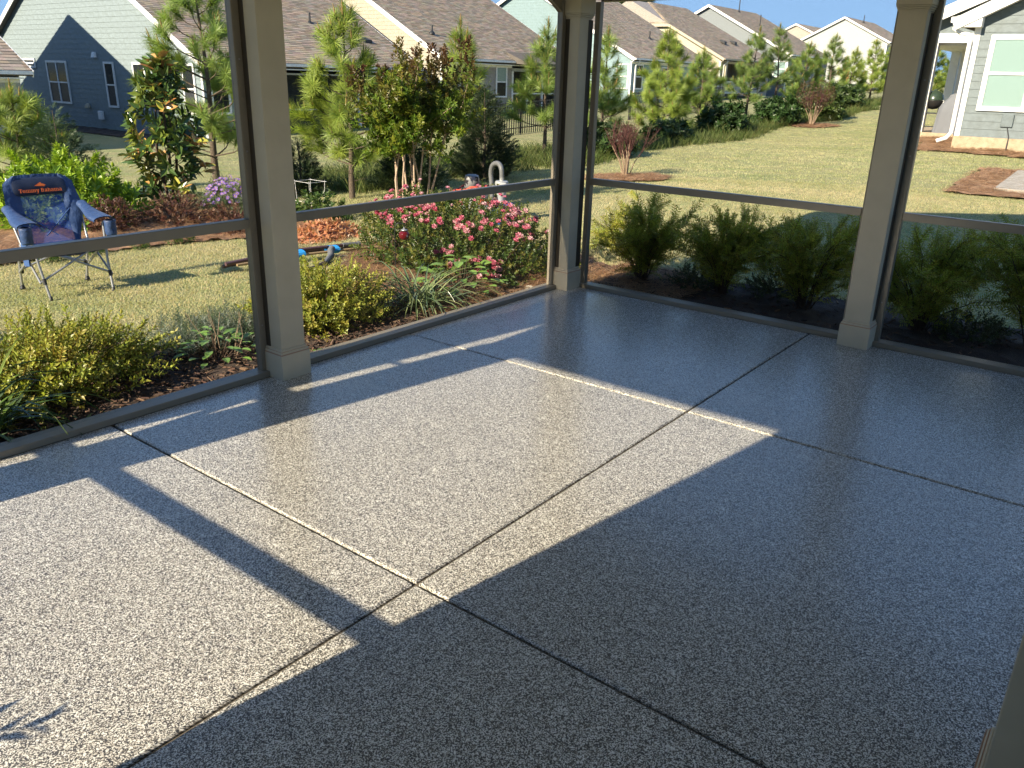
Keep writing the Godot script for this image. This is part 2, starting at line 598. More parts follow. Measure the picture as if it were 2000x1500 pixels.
func bay(along_z: bool, a: float, b: float, face: float, label: String, corner_brace := false, st := 0.045, weave := -1.0) -> void:
	# a screened opening between two columns; a < b along the wall, face = inner face of the sill
	var mk := func(u0: float, u1: float, y0: float, y1: float, d0: float, d1: float) -> MB:
		var m := MB.new()
		if along_z:
			m.cbox(Vector3(face - d1, y0, u0), Vector3(face - d0, y1, u1), 0.003)
		else:
			m.cbox(Vector3(u0, y0, face - d1), Vector3(u1, y1, face - d0), 0.003)
		return m
	var at := Vector3(face - 0.05, 0, (a + b) / 2) if along_z else Vector3((a + b) / 2, 0, face - 0.05)
	var t := thing("screen_frame", label, "porch screen", at, 0.0, "insect screen frames between the porch columns")
	obj("sill", mk.call(a, b, 0.0, 0.032, 0.0, 0.105), M.frame, t)
	obj("stile", mk.call(a, a + st, 0.0325, 2.2, 0.032, 0.082), M.frame, t)
	obj("stile", mk.call(b - 0.045, b, 0.0325, 2.2, 0.032, 0.082), M.frame, t)
	obj("rail", mk.call(a + st + 0.0005, b - 0.0455, 0.85, 0.90, 0.03, 0.08), M.frame, t)
	obj("head", mk.call(a + st + 0.0005, b - 0.0455, 2.2, 2.25, 0.032, 0.082), M.frame, t)
	for q in [[0.0325, 0.8495], [0.9005, 2.1995]]:
		var m := MB.new()
		if weave >= 0.0:
			# upright wires of the weave: seen square they let most light by, at a grazing slant almost none
			var x := a + st + 0.003
			var end := b - 0.048 - weave
			while x < end:
				for s in 3:
					var p := Vector2(cos(TAU * s / 3.0 + 0.5), sin(TAU * s / 3.0 + 0.5)) * 0.00019
					var r := Vector2(cos(TAU * (s + 1) / 3.0 + 0.5), sin(TAU * (s + 1) / 3.0 + 0.5)) * 0.00019
					if along_z:
						m.quad(Vector3(face - 0.06 + p.x, q[0], x + p.y), Vector3(face - 0.06 + p.x, q[1], x + p.y), Vector3(face - 0.06 + r.x, q[1], x + r.y), Vector3(face - 0.06 + r.x, q[0], x + r.y))
					else:
						m.quad(Vector3(x + p.x, q[0], face - 0.06 + p.y), Vector3(x + p.x, q[1], face - 0.06 + p.y), Vector3(x + r.x, q[1], face - 0.06 + r.y), Vector3(x + r.x, q[0], face - 0.06 + r.y))
				x += 0.0023
			obj("insect_screen", m, M.screen_wire, t).set_meta("kind", "stuff")
			continue
		if along_z:
			m.quad(Vector3(face - 0.06, q[0], b - 0.046), Vector3(face - 0.06, q[0], a + 0.046), Vector3(face - 0.06, q[1], a + 0.046), Vector3(face - 0.06, q[1], b - 0.046))
		else:
			m.quad(Vector3(a + 0.046, q[0], face - 0.06), Vector3(b - 0.046, q[0], face - 0.06), Vector3(b - 0.046, q[1], face - 0.06), Vector3(a + 0.046, q[1], face - 0.06))
		obj("insect_screen", m, M.mesh_screen, t)
	var sc := MB.new()
	for q in [0.3, 1.25, 1.7]:
		for e in [a + 0.022, b - 0.022]:
			if along_z:
				sc.tube([Vector3(face - 0.0325, q, e), Vector3(face - 0.0295, q, e)], [0.005], 8)
			else:
				sc.tube([Vector3(e, q, face - 0.0325), Vector3(e, q, face - 0.0295)], [0.005], 8)
	obj("screw", sc, M.gray_metal, t).set_meta("kind", "stuff")
	if corner_brace:
		var g := MB.new()
		var n := 8
		for k in n:
			var f0 := 1.0 - sin(k * PI / 2 / n)
			var f1 := 1.0 - sin((k + 1) * PI / 2 / n)
			var z0 := a + 0.0455 + 0.22 * float(k) / n
			var z1 := a + 0.0455 + 0.22 * float(k + 1) / n
			var y0 := 2.2 - 0.085 * f0
			var y1 := 2.2 - 0.085 * f1
			g.hexa([Vector3(face - 0.08, y1, z1), Vector3(face - 0.04, y1, z1), Vector3(face - 0.04, y0, z0), Vector3(face - 0.08, y0, z0),
				Vector3(face - 0.08, 2.2, z1), Vector3(face - 0.04, 2.2, z1), Vector3(face - 0.04, 2.2, z0), Vector3(face - 0.08, 2.2, z0)])
		obj("corner_gusset", g, M.frame, t)


func build_porch() -> void:
	# floor: a slab cut by control joints into panels
	var fl := Node3D.new()
	fl.name = "porch_floor"
	add_child(fl)
	fl.set_meta("kind", "structure")
	var base := MB.new()
	base.box(Vector3(-3.875, -0.30, -5.795), Vector3(0.215, -0.0125, 0.5))
	obj("slab", base, M.groove, fl)
	var xs := [W1 + 0.0, -1.7005, 0.19]
	var zs := [W2, -3.768, -1.704, 0.5]
	for a in 2:
		for b in 3:
			var m := MB.new()
			var hw := 0.0062
			m.cbox(Vector3(xs[a] + (hw if a > 0 else 0.0), -0.012, zs[b] + (hw if b > 0 else 0.0)), Vector3(xs[a + 1] - (hw if a < 1 else 0.0), 0.0, zs[b + 1] - (hw if b < 2 else 0.0)), 0.006)
			var rot := 0.6 + 1.1 * (a * 3 + b)
			for k in m.v.size():
				m.u[k] = Vector2(m.v[k].x, m.v[k].z - m.v[k].y).rotated(rot) + Vector2(a * 0.37, b * 0.61)
			obj("floor_panel", m, M.flake, fl)
	var edge := MB.new()
	edge.box(Vector3(-3.90, -0.32, -5.82), Vector3(-3.876, -0.004, 0.5))
	edge.box(Vector3(-3.8755, -0.32, -5.82), Vector3(0.2155, -0.004, -5.7955))
	edge.box(Vector3(0.216, -0.32, -5.82), Vector3(0.24, -0.004, 0.12))
	obj("slab_edge", edge, M.slab, fl)

	# columns; the screens butt against them
	var cz := W2 - 0.01
	porch_column(-3.85, -2.834, "tan square porch column in the middle of the left screen wall, the widest in view", [[Vector3(-3.815, 0.18, -2.652), Vector3(-3.765, 2.07, -2.6495)]])
	porch_column(-3.86, -5.70, "tan square porch column at the far corner between the two screen walls", [[Vector3(-3.815, 0.18, -5.5185), Vector3(-3.765, 2.07, -5.516)], [Vector3(-3.6785, 0.18, -5.70), Vector3(-3.676, 2.07, -5.64)]])
	porch_column(-1.472, -5.765, "tan square porch column in the back screen wall, standing by the end of a floor joint", [[Vector3(-1.2905, 0.18, -5.765), Vector3(-1.288, 2.07, -5.66)]])
	porch_column(-3.86, 0.08, "tan square porch column at the near left corner of the porch", [])
	porch_column(-0.015, -2.018, "tan square column in the right-hand screen wall, only its lower edge showing at lower right", [])
	porch_column(0.0, -5.70, "tan square column at the porch's far right corner", [])
	bay(true, -2.652, 0.098, W1, "left screen frame nearest the viewer, in front of the blue camp chair", false, 0.045, 0.9)
	bay(true, -5.518, -2.816, W1, "left screen frame in front of the rose bush and the crape myrtle", true, 0.045, 0.0)
	bay(false, -3.678, -1.454, W2, "back screen frame with three shrubs behind its lower half, left of the right-hand column", false, 0.045, 0.0)
	bay(false, -1.29, 0.018, W2, "back screen frame right of the last column, the gray neighbour house showing through it", false, 0.045, 0.0)
	bay(true, -5.518, -2.0, 0.195, "screen frame of the right-hand wall, beyond its middle column")
	bay(true, -1.836, 0.128, 0.195, "screen frame of the right-hand wall beside the viewer")
	# the end wall behind the camera: one screened bay, then the house
	bay(false, -3.677, -1.80, 0.18 + 0.055, "screen frame of the porch's end bay behind the viewer", false, 0.125)

	var w := thing("house_wall", "pale wall of the house that closes the porch behind the viewer", "wall", Vector3(0.3, 0, 0.2))
	var e := MB.new()
	e.box(Vector3(-1.795, -0.3, 0.13), Vector3(7.5, 2.62, 0.28))
	obj("end_wall", e, M.own_wall, w)

	var r := thing("porch_roof", "low gabled porch roof with tan beams and ceiling over the flake floor", "roof", Vector3(-1.7, 2.25, -2.8))
	var beams := [
		[Vector3(-3.86, 2.2505, -5.79), Vector3(-3.65, 2.60, 0.29)],
		[Vector3(-3.6495, 2.2505, -5.79), Vector3(0.0, 2.60, -5.60)],
		[Vector3(0.0005, 2.2505, -5.79), Vector3(0.21, 2.60, 0.125)],
		[Vector3(-3.6495, 2.2505, 0.09), Vector3(-1.796, 2.60, 0.28)],
	]
	for q in beams:
		var b := MB.new()
		b.box(q[0], q[1])
		obj("header_beam", b, M.column, r)
	var ce := MB.new()
	ce.box(Vector3(-3.649, 2.52, -5.599), Vector3(0.0, 2.56, 0.089))
	obj("ceiling", ce, M.ceiling, r)
	# the roof: eaves at x = -4.3 and 0.8, ridge between them, back gable at z = -6.1
	var eave := Vector3(-4.32, 2.70, 0)
	var ridge := Vector3(-1.75, 3.95, 0)
	var rs := MB.new()
	var th := Vector3(0, 0.14, 0)
	var zn := 0.55
	var zf := -6.15
	rs.hexa([Vector3(eave.x, eave.y, zn), Vector3(ridge.x, ridge.y, zn), Vector3(ridge.x, ridge.y, zf), Vector3(eave.x, eave.y, zf),
		Vector3(eave.x, eave.y, zn) + th, Vector3(ridge.x, ridge.y, zn) + th, Vector3(ridge.x, ridge.y, zf) + th, Vector3(eave.x, eave.y, zf) + th])
	rs.hexa([Vector3(ridge.x + 0.001, ridge.y, zn), Vector3(0.82, eave.y, zn), Vector3(0.82, eave.y, zf), Vector3(ridge.x + 0.001, ridge.y, zf),
		Vector3(ridge.x + 0.001, ridge.y, zn) + th, Vector3(0.82, eave.y, zn) + th, Vector3(0.82, eave.y, zf) + th, Vector3(ridge.x + 0.001, ridge.y, zf) + th])
	obj("roof_slope", rs, M.roof_body, r)
	var gb := MB.new()
	for z in [-5.79, 0.28]:
		gb.hexa([Vector3(-3.86, 2.601, z), Vector3(-1.75, 2.601, z), Vector3(-1.75, 2.601, z - 0.08), Vector3(-3.86, 2.601, z - 0.08), Vector3(-3.86, 2.90, z), Vector3(-1.75, 3.93, z), Vector3(-1.75, 3.93, z - 0.08), Vector3(-3.86, 2.90, z - 0.08)])
		gb.hexa([Vector3(-1.7495, 2.601, z), Vector3(0.21, 2.601, z), Vector3(0.21, 2.601, z - 0.08), Vector3(-1.7495, 2.601, z - 0.08), Vector3(-1.7495, 3.93, z), Vector3(0.21, 2.97, z), Vector3(0.21, 2.97, z - 0.08), Vector3(-1.7495, 3.93, z - 0.08)])
	obj("gable", gb, M.own_wall, r)

	# trellis by the near corner: its rungs break the sliver of sun that passes the column
	var tr := thing("garden_trellis", "narrow board trellis outside the porch's near left corner column", "trellis", Vector3(-4.1, -0.1, 0.2))
	var pn := MB.new()
	pn.box(Vector3(-4.36, -0.25, 0.17), Vector3(-3.966, 2.69, 0.20))
	obj("board_panel", pn, M.column, tr)
	var post := MB.new()
	post.box(Vector3(-3.892, -0.25, 0.17), Vector3(-3.8605, 2.24, 0.20))
	obj("post", post, M.column, tr)
	for q in [[0.82, 0.90], [1.385, 1.50], [1.873, 1.897]]:
		var b := MB.new()
		b.box(Vector3(-3.9655, q[0], 0.172), Vector3(-3.8925, q[1], 0.198))
		obj("rung", b, M.column, tr)


# ------------------------------------------------------------------ houses

func siding(parent: Node, poly: Callable, o: Vector3, u: Vector3, n: Vector3, y0: float, y1: float, step: float, m: Material, single: bool) -> void:
	# lapped boards; poly(y) gives the board's [start, end] along u at height y
	var all := MB.new()
	var y := y0
	while y < y1 - 0.02:
		var t := minf(y + step, y1)
		var a: Array = poly.call(y)
		var b: Array = poly.call(t)
		if a[1] - a[0] > 0.05:
			var mb := MB.new() if single else all
			var f := 0.016
			var p0: Vector3 = o + u * a[0] + Vector3(0, y, 0)
			var p1: Vector3 = o + u * a[1] + Vector3(0, y, 0)
			var p2: Vector3 = o + u * b[1] + Vector3(0, t, 0)
			var p3: Vector3 = o + u * b[0] + Vector3(0, t, 0)
			mb.quad(p0 + n * f, p1 + n * f, p2 + n * 0.003, p3 + n * 0.003)
			mb.quad(p0, p1, p1 + n * f, p0 + n * f)
			mb.quad(p0, p0 + n * f, p3 + n * 0.003, p3)
			mb.quad(p1 + n * f, p1, p2, p2 + n * 0.003)
			if single:
				obj("siding_board", mb, m, parent)
		y = t
	if not single:
		obj("siding", all, m, parent).set_meta("kind", "stuff")


func window(parent: Node, o: Vector3, u: Vector3, n: Vector3, w: float, h: float, units := 1, upper: Material = null, lower: Material = null, trim := 0.085) -> void:
	# o = lower left corner seen from outside, on the wall face; each sash has a pane
	var win := Node3D.new()
	win.name = "window"
	parent.add_child(win, true)
	win.position = o - origin_of(parent)
	var up := Vector3.UP
	var piece := func(x0: float, y0: float, x1: float, y1: float, d0: float, d1: float) -> MB:
		var mb := MB.new()
		var p := [o + u * x0 + up * y0 + n * d1, o + u * x1 + up * y0 + n * d1, o + u * x1 + up * y0 + n * d0, o + u * x0 + up * y0 + n * d0]
		var e := up * (y1 - y0)
		mb.hexa([p[0], p[1], p[2], p[3], p[0] + e, p[1] + e, p[2] + e, p[3] + e])
		return mb
	var fr := MB.new()
	var pieces := [[0, 0, w, trim], [0, h - trim, w, h], [0, trim, trim, h - trim], [w - trim, trim, w, h - trim]]
	var uw := w / units
	for k in range(1, units):
		pieces.append([uw * k - trim * 0.5, trim, uw * k + trim * 0.5, h - trim])
	for q in pieces:
		var b: MB = piece.call(q[0], q[1], q[2], q[3], 0.0, 0.05)
		var k0 := fr.v.size()
		fr.v.append_array(b.v)
		fr.n.append_array(b.n)
		fr.u.append_array(b.u)
		fr.c.append_array(b.c)
		for x in b.i:
			fr.i.append(x + k0)
	obj("frame", fr, M.white, win)
	for k in units:
		var x0 := uw * k + (trim if k == 0 else trim * 0.5) + 0.002
		var x1 := uw * (k + 1) - (trim if k == units - 1 else trim * 0.5) - 0.002
		obj("meeting_rail", piece.call(x0, h * 0.5 - 0.03, x1, h * 0.5 + 0.03, 0.004, 0.042), M.white, win)
		obj("pane", piece.call(x0, trim, x1, h * 0.5 - 0.031, 0.002, 0.016), lower if lower else M.pane_dark, win)
		obj("pane", piece.call(x0, h * 0.5 + 0.031, x1, h - trim, 0.004, 0.024), upper if upper else M.pane_dark, win)


func shingle_slope(parent: Node, o: Vector3, u: Vector3, s: Vector3, ulen: Callable, slen: float, course: float, tab: float, tone: Color) -> void:
	# courses of tabs from the eave at o along u, up the slope s
	var nn := u.cross(s).normalized()
	var mb := MB.new()
	var k := 0
	var y := 0.0
	while y < slen:
		var t := minf(course, slen - y)
		var r: Array = ulen.call(y)
		var x: float = r[0]
		var first := true
		while x < r[1] - 0.01:
			var w := tab * rnd(0.7, 1.25)
			if first and k % 2 == 1:
				w *= 0.5
			first = false
			w = minf(w, r[1] - x)
			mb.col = vary(tone, 0.28)
			var lift := rnd(0.010, 0.020)
			var p := o + u * x + s * y
			mb.quad(p + nn * lift, p + u * w + nn * lift, p + u * w + s * t + nn * 0.002, p + s * t + nn * 0.002)
			mb.quad(p, p + u * w, p + u * w + nn * lift, p + nn * lift)
			x += w
		y += t
		k += 1
	obj("shingles", mb, M.shingle, parent).set_meta("kind", "stuff")


func pipe_vent(parent: Node, p: Vector3, h := 0.4) -> void:
	var mb := MB.new()
	mb.lathe(p, [Vector2(0.16, -0.05), Vector2(0.14, 0.03), Vector2(0.055, 0.10), Vector2(0.05, 0.1), Vector2(0.05, h), Vector2(0.0, h)], 10)
	obj("vent_pipe", mb, M.dark_plastic, parent)


func box_vent(parent: Node, p: Vector3) -> void:
	var mb := MB.new()
	mb.hexa([p + Vector3(0.25, -0.14, 0.22), p + Vector3(0.25, -0.14, -0.22), p + Vector3(-0.25, 0.1, -0.22), p + Vector3(-0.25, 0.1, 0.22),
		p + Vector3(0.25, 0.06, 0.22), p + Vector3(0.25, 0.06, -0.22), p + Vector3(-0.22, 0.2, -0.2), p + Vector3(-0.22, 0.2, 0.2)])
	obj("box_vent", mb, M.dark_plastic, parent)


func downspout(parent: Node, p: Vector3, out: Vector3, h: float) -> void:
	var mb := MB.new()
	mb.tube([p + out * 0.38 + Vector3(0, 0.02, 0), p + out * 0.36 + Vector3(0, -0.10, 0), p + out * 0.12 + Vector3(0, -0.28, 0), p + out * 0.08 + Vector3(0, -0.38, 0), p + out * 0.08 + Vector3(0, -h + 0.15, 0), p + out * 0.22 + Vector3(0, -h, 0)], [0.045], 8)
	obj("downspout", mb, M.white, parent)


func row_house(label: String, zn: float, zf: float, ey: float, gy: float, xr: float, pitch: float, gable_m: Material, side_m: Material, opt := {}) -> Node3D:
	# ridge along z; the eave nearer to the porch is at x = -28.95; the gable wall faces +z
	var xe := -28.95
	var xw := -29.3
	var far_x := 2.0 * xr - xw
	var t := thing("house", label, "house", Vector3(xw, gy, zn), 0.0, "row of houses behind the pines")
	var soff := ey - 0.02
	var ry := ey + (xe - xr) * pitch
	var wall_top := func(x: float) -> float: return ry - absf(x - xr) * pitch - 0.06
	var wall := MB.new()
	var rec: Array = opt.get("recess", [])
	var body := func(mb: MB, x0: float, x1: float, za: float, zb: float) -> void:
		# prism under the roof between x0 < x1 and za > zb
		var p := [Vector3(x0, gy - 0.6, za), Vector3(x1, gy - 0.6, za), Vector3(x1, gy - 0.6, zb), Vector3(x0, gy - 0.6, zb)]
		mb.hexa([p[0], p[1], p[2], p[3], Vector3(x0, wall_top.call(x0), za), Vector3(x1, wall_top.call(x1), za), Vector3(x1, wall_top.call(x1), zb), Vector3(x0, wall_top.call(x0), zb)])
	var cut: float = opt.get("clip_y", 99.0)
	var z_in := zn - 0.002
	body.call(wall, far_x, xr, z_in, zf)
	var front := xw if rec.is_empty() else xw - 2.6
	body.call(wall, xr + 0.002, front, z_in, zf)
	if not rec.is_empty():
		body.call(wall, front + 0.002, xw, z_in, rec[0])
		body.call(wall, front + 0.002, xw, rec[1], zf)
	obj("wall", wall, side_m, t)
	# gable siding
	var brd: float = opt.get("board", 0.18)
	var span := func(y: float) -> Array:
		var half: float = clampf((ry - 0.06 - y) / pitch, 0.0, xr - far_x)
		return [maxf(far_x, xr - half), minf(xw, xr + half)]
	var top := minf(ry - 0.1, cut)
	siding(t, span, Vector3(0, 0, zn), Vector3.RIGHT, Vector3(0, 0, 1), gy - 0.1, top, brd, gable_m, opt.get("single", false))
	# the side wall towards the porch
	var runs := [[zf, zn - 0.02]] if rec.is_empty() else [[rec[0], zn - 0.02], [zf, rec[1]]]
	for q in runs:
		var len_z: float = q[1] - q[0]
		if len_z > 0.2:
			siding(t, func(_y): return [0.0, len_z], Vector3(xw, 0, q[1]), Vector3(0, 0, -1), Vector3.RIGHT, gy - 0.1, ey - 0.24, brd, side_m, false)
	var cb := MB.new()
	cb.box(Vector3(xw - 0.10, gy - 0.1, zn - 0.01), Vector3(xw + 0.022, ey - 0.22, zn + 0.026))
	obj("corner_board", cb, M.white, t)
	# roof: two slopes with an overhang, shingled on the side towards the porch
	var rz := zn + 0.28
	var rf := zf - 0.28
	var rs := MB.new()
	var th := Vector3(0, -0.15, 0)
	var e0 := Vector3(xe, ey, rz)
	var e1 := Vector3(xe, ey, rf)
	var clip: bool = cut < 90.0
	var zc: float = rz - (ry - cut) / pitch * 0.9 if clip else rz
	var r0 := Vector3(xr, ry, zc)
	var r1 := Vector3(xr, ry, rf)
	var l0 := Vector3(2 * xr - xe, ey, rz)
	var l1 := Vector3(2 * xr - xe, ey, rf)
	var trim_m: Material = opt.get("trim", M.white)
	if clip:
		var cx := (ry - cut) / pitch
		var k0 := Vector3(xr + cx, cut, rz)
		var k1 := Vector3(xr - cx, cut, rz)
		for q in [[e0, e1, r1, r0, k0], [l1, l0, k1, r0, r1]]:
			for w in range(1, 4):
				rs.tri(q[0], q[w], q[w + 1])
				rs.tri(q[0] + th, q[w + 1] + th, q[w] + th)
		rs.tri(k0, r0, k1)
		var fb := MB.new()
		fb.bar(e0 + Vector3(0.02, -0.09, 0.015), k0 + Vector3(0, -0.09, 0.015), 0.03, 0.2)
		fb.bar(k0 + Vector3(0, -0.09, 0.017), k1 + Vector3(0, -0.09, 0.017), 0.03, 0.2)
		fb.bar(k1 + Vector3(0, -0.09, 0.015), l0 + Vector3(0, -0.09, 0.015), 0.03, 0.2)
		obj("rake_board", fb, trim_m, t)
	else:
		rs.hexa([e0 + th, e1 + th, r1 + th, r0 + th, e0, e1, r1, r0])
		rs.hexa([r0 + th + Vector3(-0.001, 0, 0), r1 + th + Vector3(-0.001, 0, 0), l1 + th, l0 + th, r0 + Vector3(-0.001, 0, 0), r1 + Vector3(-0.001, 0, 0), l1, l0])
		for sgn in [rz + 0.016, rf - 0.016]:
			var fb := MB.new()
			fb.bar(Vector3(xe + 0.01, ey - 0.10, sgn), Vector3(xr, ry - 0.10, sgn), 0.03, 0.21)
			fb.bar(Vector3(xr, ry - 0.10, sgn), Vector3(2 * xr - xe, ey - 0.10, sgn), 0.03, 0.21)
			obj("rake_board", fb, trim_m, t)
	var roof := obj("roof", rs, M.roof_body, t)
	var sl := Vector3(xr - xe, ry - ey, 0)
	var slen := sl.length()
	var ul := func(y: float) -> Array:
		var h := ey + (ry - ey) * y / slen
		var c := 0.0 if not clip or h < cut else (h - cut) / pitch * 0.9
		return [0.0 + c, rz - rf]
	shingle_slope(roof, e0 + Vector3(0, 0.012, 0), Vector3(0, 0, -1), sl.normalized(), ul, slen, opt.get("course", 0.16), opt.get("tab", 0.34), opt.get("tone", Color(0.36, 0.295, 0.225)))
	if clip:
		var hs := Vector3(0, ry - cut, zc - rz)
		shingle_slope(roof, Vector3(xr - (ry - cut) / pitch, cut + 0.012, rz), Vector3.RIGHT, hs.normalized(), func(y): return [(ry - cut) / pitch * y / hs.length(), (ry - cut) / pitch * (2.0 - y / hs.length())], hs.length(), 0.2, 0.4, opt.get("tone", Color(0.36, 0.295, 0.225)))
	var gt := MB.new()
	gt.bar(Vector3(xe + 0.05, ey - 0.055, rz - 0.03), Vector3(xe + 0.05, ey - 0.055, rf + 0.03), 0.11, 0.11)
	obj("gutter", gt, trim_m, t)
	var so := MB.new()
	so.box(Vector3(xw, ey - 0.24, zf), Vector3(xe - 0.005, ey - 0.20, zn))
	so.box(Vector3(xw - 0.004, ey - 0.36, zf), Vector3(xw + 0.03, ey - 0.2405, zn - 0.03))
	obj("soffit", so, trim_m, t)
	return t


func screen_porch(t: Node, xw: float, za: float, zb: float, y0: float, y1: float, posts: Array) -> void:
	# white posts, rail and dark insect screens across a recess in the side wall
	for z in posts:
		var p := MB.new()
		p.box(Vector3(xw - 0.10, y0, z - 0.07), Vector3(xw + 0.02, y1, z + 0.07))
		obj("porch_post", p, M.white, t)
	var r := MB.new()
	r.box(Vector3(xw - 0.08, y0 + 0.82, zb + 0.07), Vector3(xw - 0.02, y0 + 0.89, za - 0.07))
	obj("porch_rail", r, M.white, t)
	var h := MB.new()
	h.box(Vector3(xw - 0.12, y1, zb), Vector3(xw + 0.03, y1 + 0.28, za))
	obj("porch_header", h, M.siding_pale, t)
	for k in posts.size() - 1:
		var s := MB.new()
		s.quad(Vector3(xw - 0.05, y0, posts[k] - 0.07), Vector3(xw - 0.05, y0, posts[k + 1] + 0.07), Vector3(xw - 0.05, y1, posts[k + 1] + 0.07), Vector3(xw - 0.05, y1, posts[k] - 0.07))
		obj("porch_screen", s, M.dark_screen, t)


func build_houses() -> void:
	var R := Vector3.RIGHT
	var B := Vector3(0, 0, -1)
	var F := Vector3(0, 0, 1)
	# house 0: only the far end of its roof shows, at the left edge
	row_house("house at the left edge, only the end of its brown roof and white eave showing", 1.0, -12.1, 1.44, -1.15, -40.0, 0.51, M.siding_beige, M.siding_pale, {"course": 0.2})
	# house 1
	var h := row_house("large blue-gray house with a gable shadow on its lapped siding and tall white windows", -18.6, -29.9, 1.93, -0.86, -38.7, 0.535, M.siding_blue, M.siding_blue, {"single": true, "board": 0.205, "recess": [-22.25, -29.4]})
	for q in [[-41.85, 1.95, 2], [-36.55, 0.82, 1], [-34.2, 0.95, 1], [-30.6, 0.85, 1]]:
		window(h, Vector3(q[0], -0.02, -18.58), R, F, q[1], 1.84, q[2], null, M.pane_blind)
	window(h, Vector3(-44.2, 1.48, -18.58), R, F, 1.25, 0.42, 1)
	window(h, Vector3(-29.28, 0.0, -18.85), B, R, 0.85, 1.65, 1)
	window(h, Vector3(-29.28, -0.12, -21.95), B, R, 0.22, 1.75, 1)
	screen_porch(h, -29.3, -22.25, -29.4, -0.72, 1.50, [-22.32, -26.4, -29.33])
	var ub := MB.new()
	ub.cbox(Vector3(-29.28, -0.62, -22.12), Vector3(-29.12, -0.18, -21.85), 0.02)
	obj("meter_box", ub, M.white, h)
	ub = MB.new()
	ub.cbox(Vector3(-37.4, -0.55, -18.56), Vector3(-37.1, -0.2, -18.42), 0.02)
	obj("vent_hood", ub, M.white, h)
	ub = MB.new()
	ub.lathe(Vector3(-38.35, -0.02, -18.5), [Vector2(0.12, -0.1), Vector2(0.13, 0.0), Vector2(0.05, 0.1), Vector2(0, 0.1)], 10)
	obj("hose_reel", ub, M.cream, h)
	ub = MB.new()
	ub.hexa([Vector3(-37.35, 1.98, -18.45), Vector3(-37.05, 1.98, -18.45), Vector3(-37.05, 1.98, -18.57), Vector3(-37.35, 1.98, -18.57), Vector3(-37.30, 2.2, -18.5), Vector3(-37.1, 2.2, -18.5), Vector3(-37.1, 2.2, -18.57), Vector3(-37.3, 2.2, -18.57)])
	obj("flood_light", ub, M.white, h)
	pipe_vent(h, Vector3(-32.35, 3.72, -26.3), 0.46)
	pipe_vent(h, Vector3(-31.75, 3.42, -20.7), 0.42)
	pipe_vent(h, Vector3(-31.07, 3.06, -25.5), 0.2)
	box_vent(h, Vector3(-31.1, 3.06, -28.5))
	# house 2
	h = row_house("taupe house with a narrow strip of beige gable siding, second along the row", -31.9, -43.2, 2.48, -0.25, -38.5, 0.535, M.siding_beige, M.siding_taupe, {"recess": [-37.5, -43.0]})
	window(h, Vector3(-29.28, 0.60, -36.1), B, R, 0.95, 1.6, 1, M.pane_mint)
	screen_porch(h, -29.3, -37.5, -43.0, -0.05, 1.95, [-37.6, -39.0, -40.4, -41.8, -42.9])
	pipe_vent(h, Vector3(-31.0, 3.66, -33.0), 0.35)
	var pg := MB.new()
	pg.hexa([Vector3(-29.0, 2.35, -37.3), Vector3(-28.1, 2.30, -37.3), Vector3(-28.1, 2.30, -43.2), Vector3(-29.0, 2.35, -43.2), Vector3(-29.6, 2.95, -37.3), Vector3(-28.1, 2.40, -37.3), Vector3(-28.1, 2.40, -43.2), Vector3(-29.6, 2.95, -43.2)])
	obj("porch_roof", pg, M.roof_body, h)
	# house 3
	h = row_house("light blue house with a white-edged gable, third along the row behind the corner column", -50.4, -61.3, 3.05, 0.2, -38.2, 0.52, M.siding_aqua, M.siding_aqua, {})
	window(h, Vector3(-30.45, 1.1, -50.38), R, F, 1.0, 1.6, 1, M.pane_mint, M.pane_mint)
	window(h, Vector3(-29.28, 1.1, -50.9), B, R, 1.0, 1.6, 1)
	window(h, Vector3(-29.28, 1.1, -54.5), B, R, 1.0, 1.5, 1)
	pipe_vent(h, Vector3(-31.8, 4.55, -57.0), 0.5)
	downspout(h, Vector3(-29.28, 2.9, -50.75), R, 2.6)
	# house 4
	h = row_house("cream house with a clipped gable and a white-railed back porch, fourth along the row", -64.2, -74.3, 3.46, 0.55, -38.0, 0.50, M.cream, M.siding_taupe, {"clip_y": 6.0, "trim": M.cream, "recess": [-64.8, -72.0]})
	for z in [-64.85, -68.5, -71.95]:
		var p := MB.new()
		p.box(Vector3(-29.35, 0.7, z - 0.14), Vector3(-29.05, 3.1, z + 0.14))
		obj("porch_post", p, M.cream, h)
	var bal := MB.new()
	bal.box(Vector3(-29.24, 1.72, -71.9), Vector3(-29.16, 1.80, -64.9))
	bal.box(Vector3(-29.24, 0.88, -71.9), Vector3(-29.16, 0.95, -64.9))
	obj("handrail", bal, M.white, h)
	for k in 34:
		var b := MB.new()
		b.box(Vector3(-29.22, 0.951, -65.1 - k * 0.2), Vector3(-29.18, 1.719, -65.06 - k * 0.2))
		obj("baluster", b, M.white, h)
	downspout(h, Vector3(-29.28, 3.3, -64.6), R, 2.6)
	box_vent(h, Vector3(-31.5, 4.85, -69.0))
	box_vent(h, Vector3(-31.6, 4.9, -71.3))
	# house 5
	h = row_house("gray house with a steep white-edged gable against the sky and two roof pipes", -78.6, -89.5, 4.25, 1.1, -37.6, 0.505, M.siding_gray, M.siding_gray, {})
	window(h, Vector3(-29.28, 2.3, -83.3), B, R, 1.7, 1.5, 2)
	window(h, Vector3(-30.6, 2.3, -78.58), R, F, 1.2, 1.4, 1, M.pane_mint, M.pane_mint)
	pipe_vent(h, Vector3(-37.0, 8.35, -84.0), 1.1)
	pipe_vent(h, Vector3(-34.4, 7.0, -83.4), 1.0)
	box_vent(h, Vector3(-30.6, 5.2, -88.0))
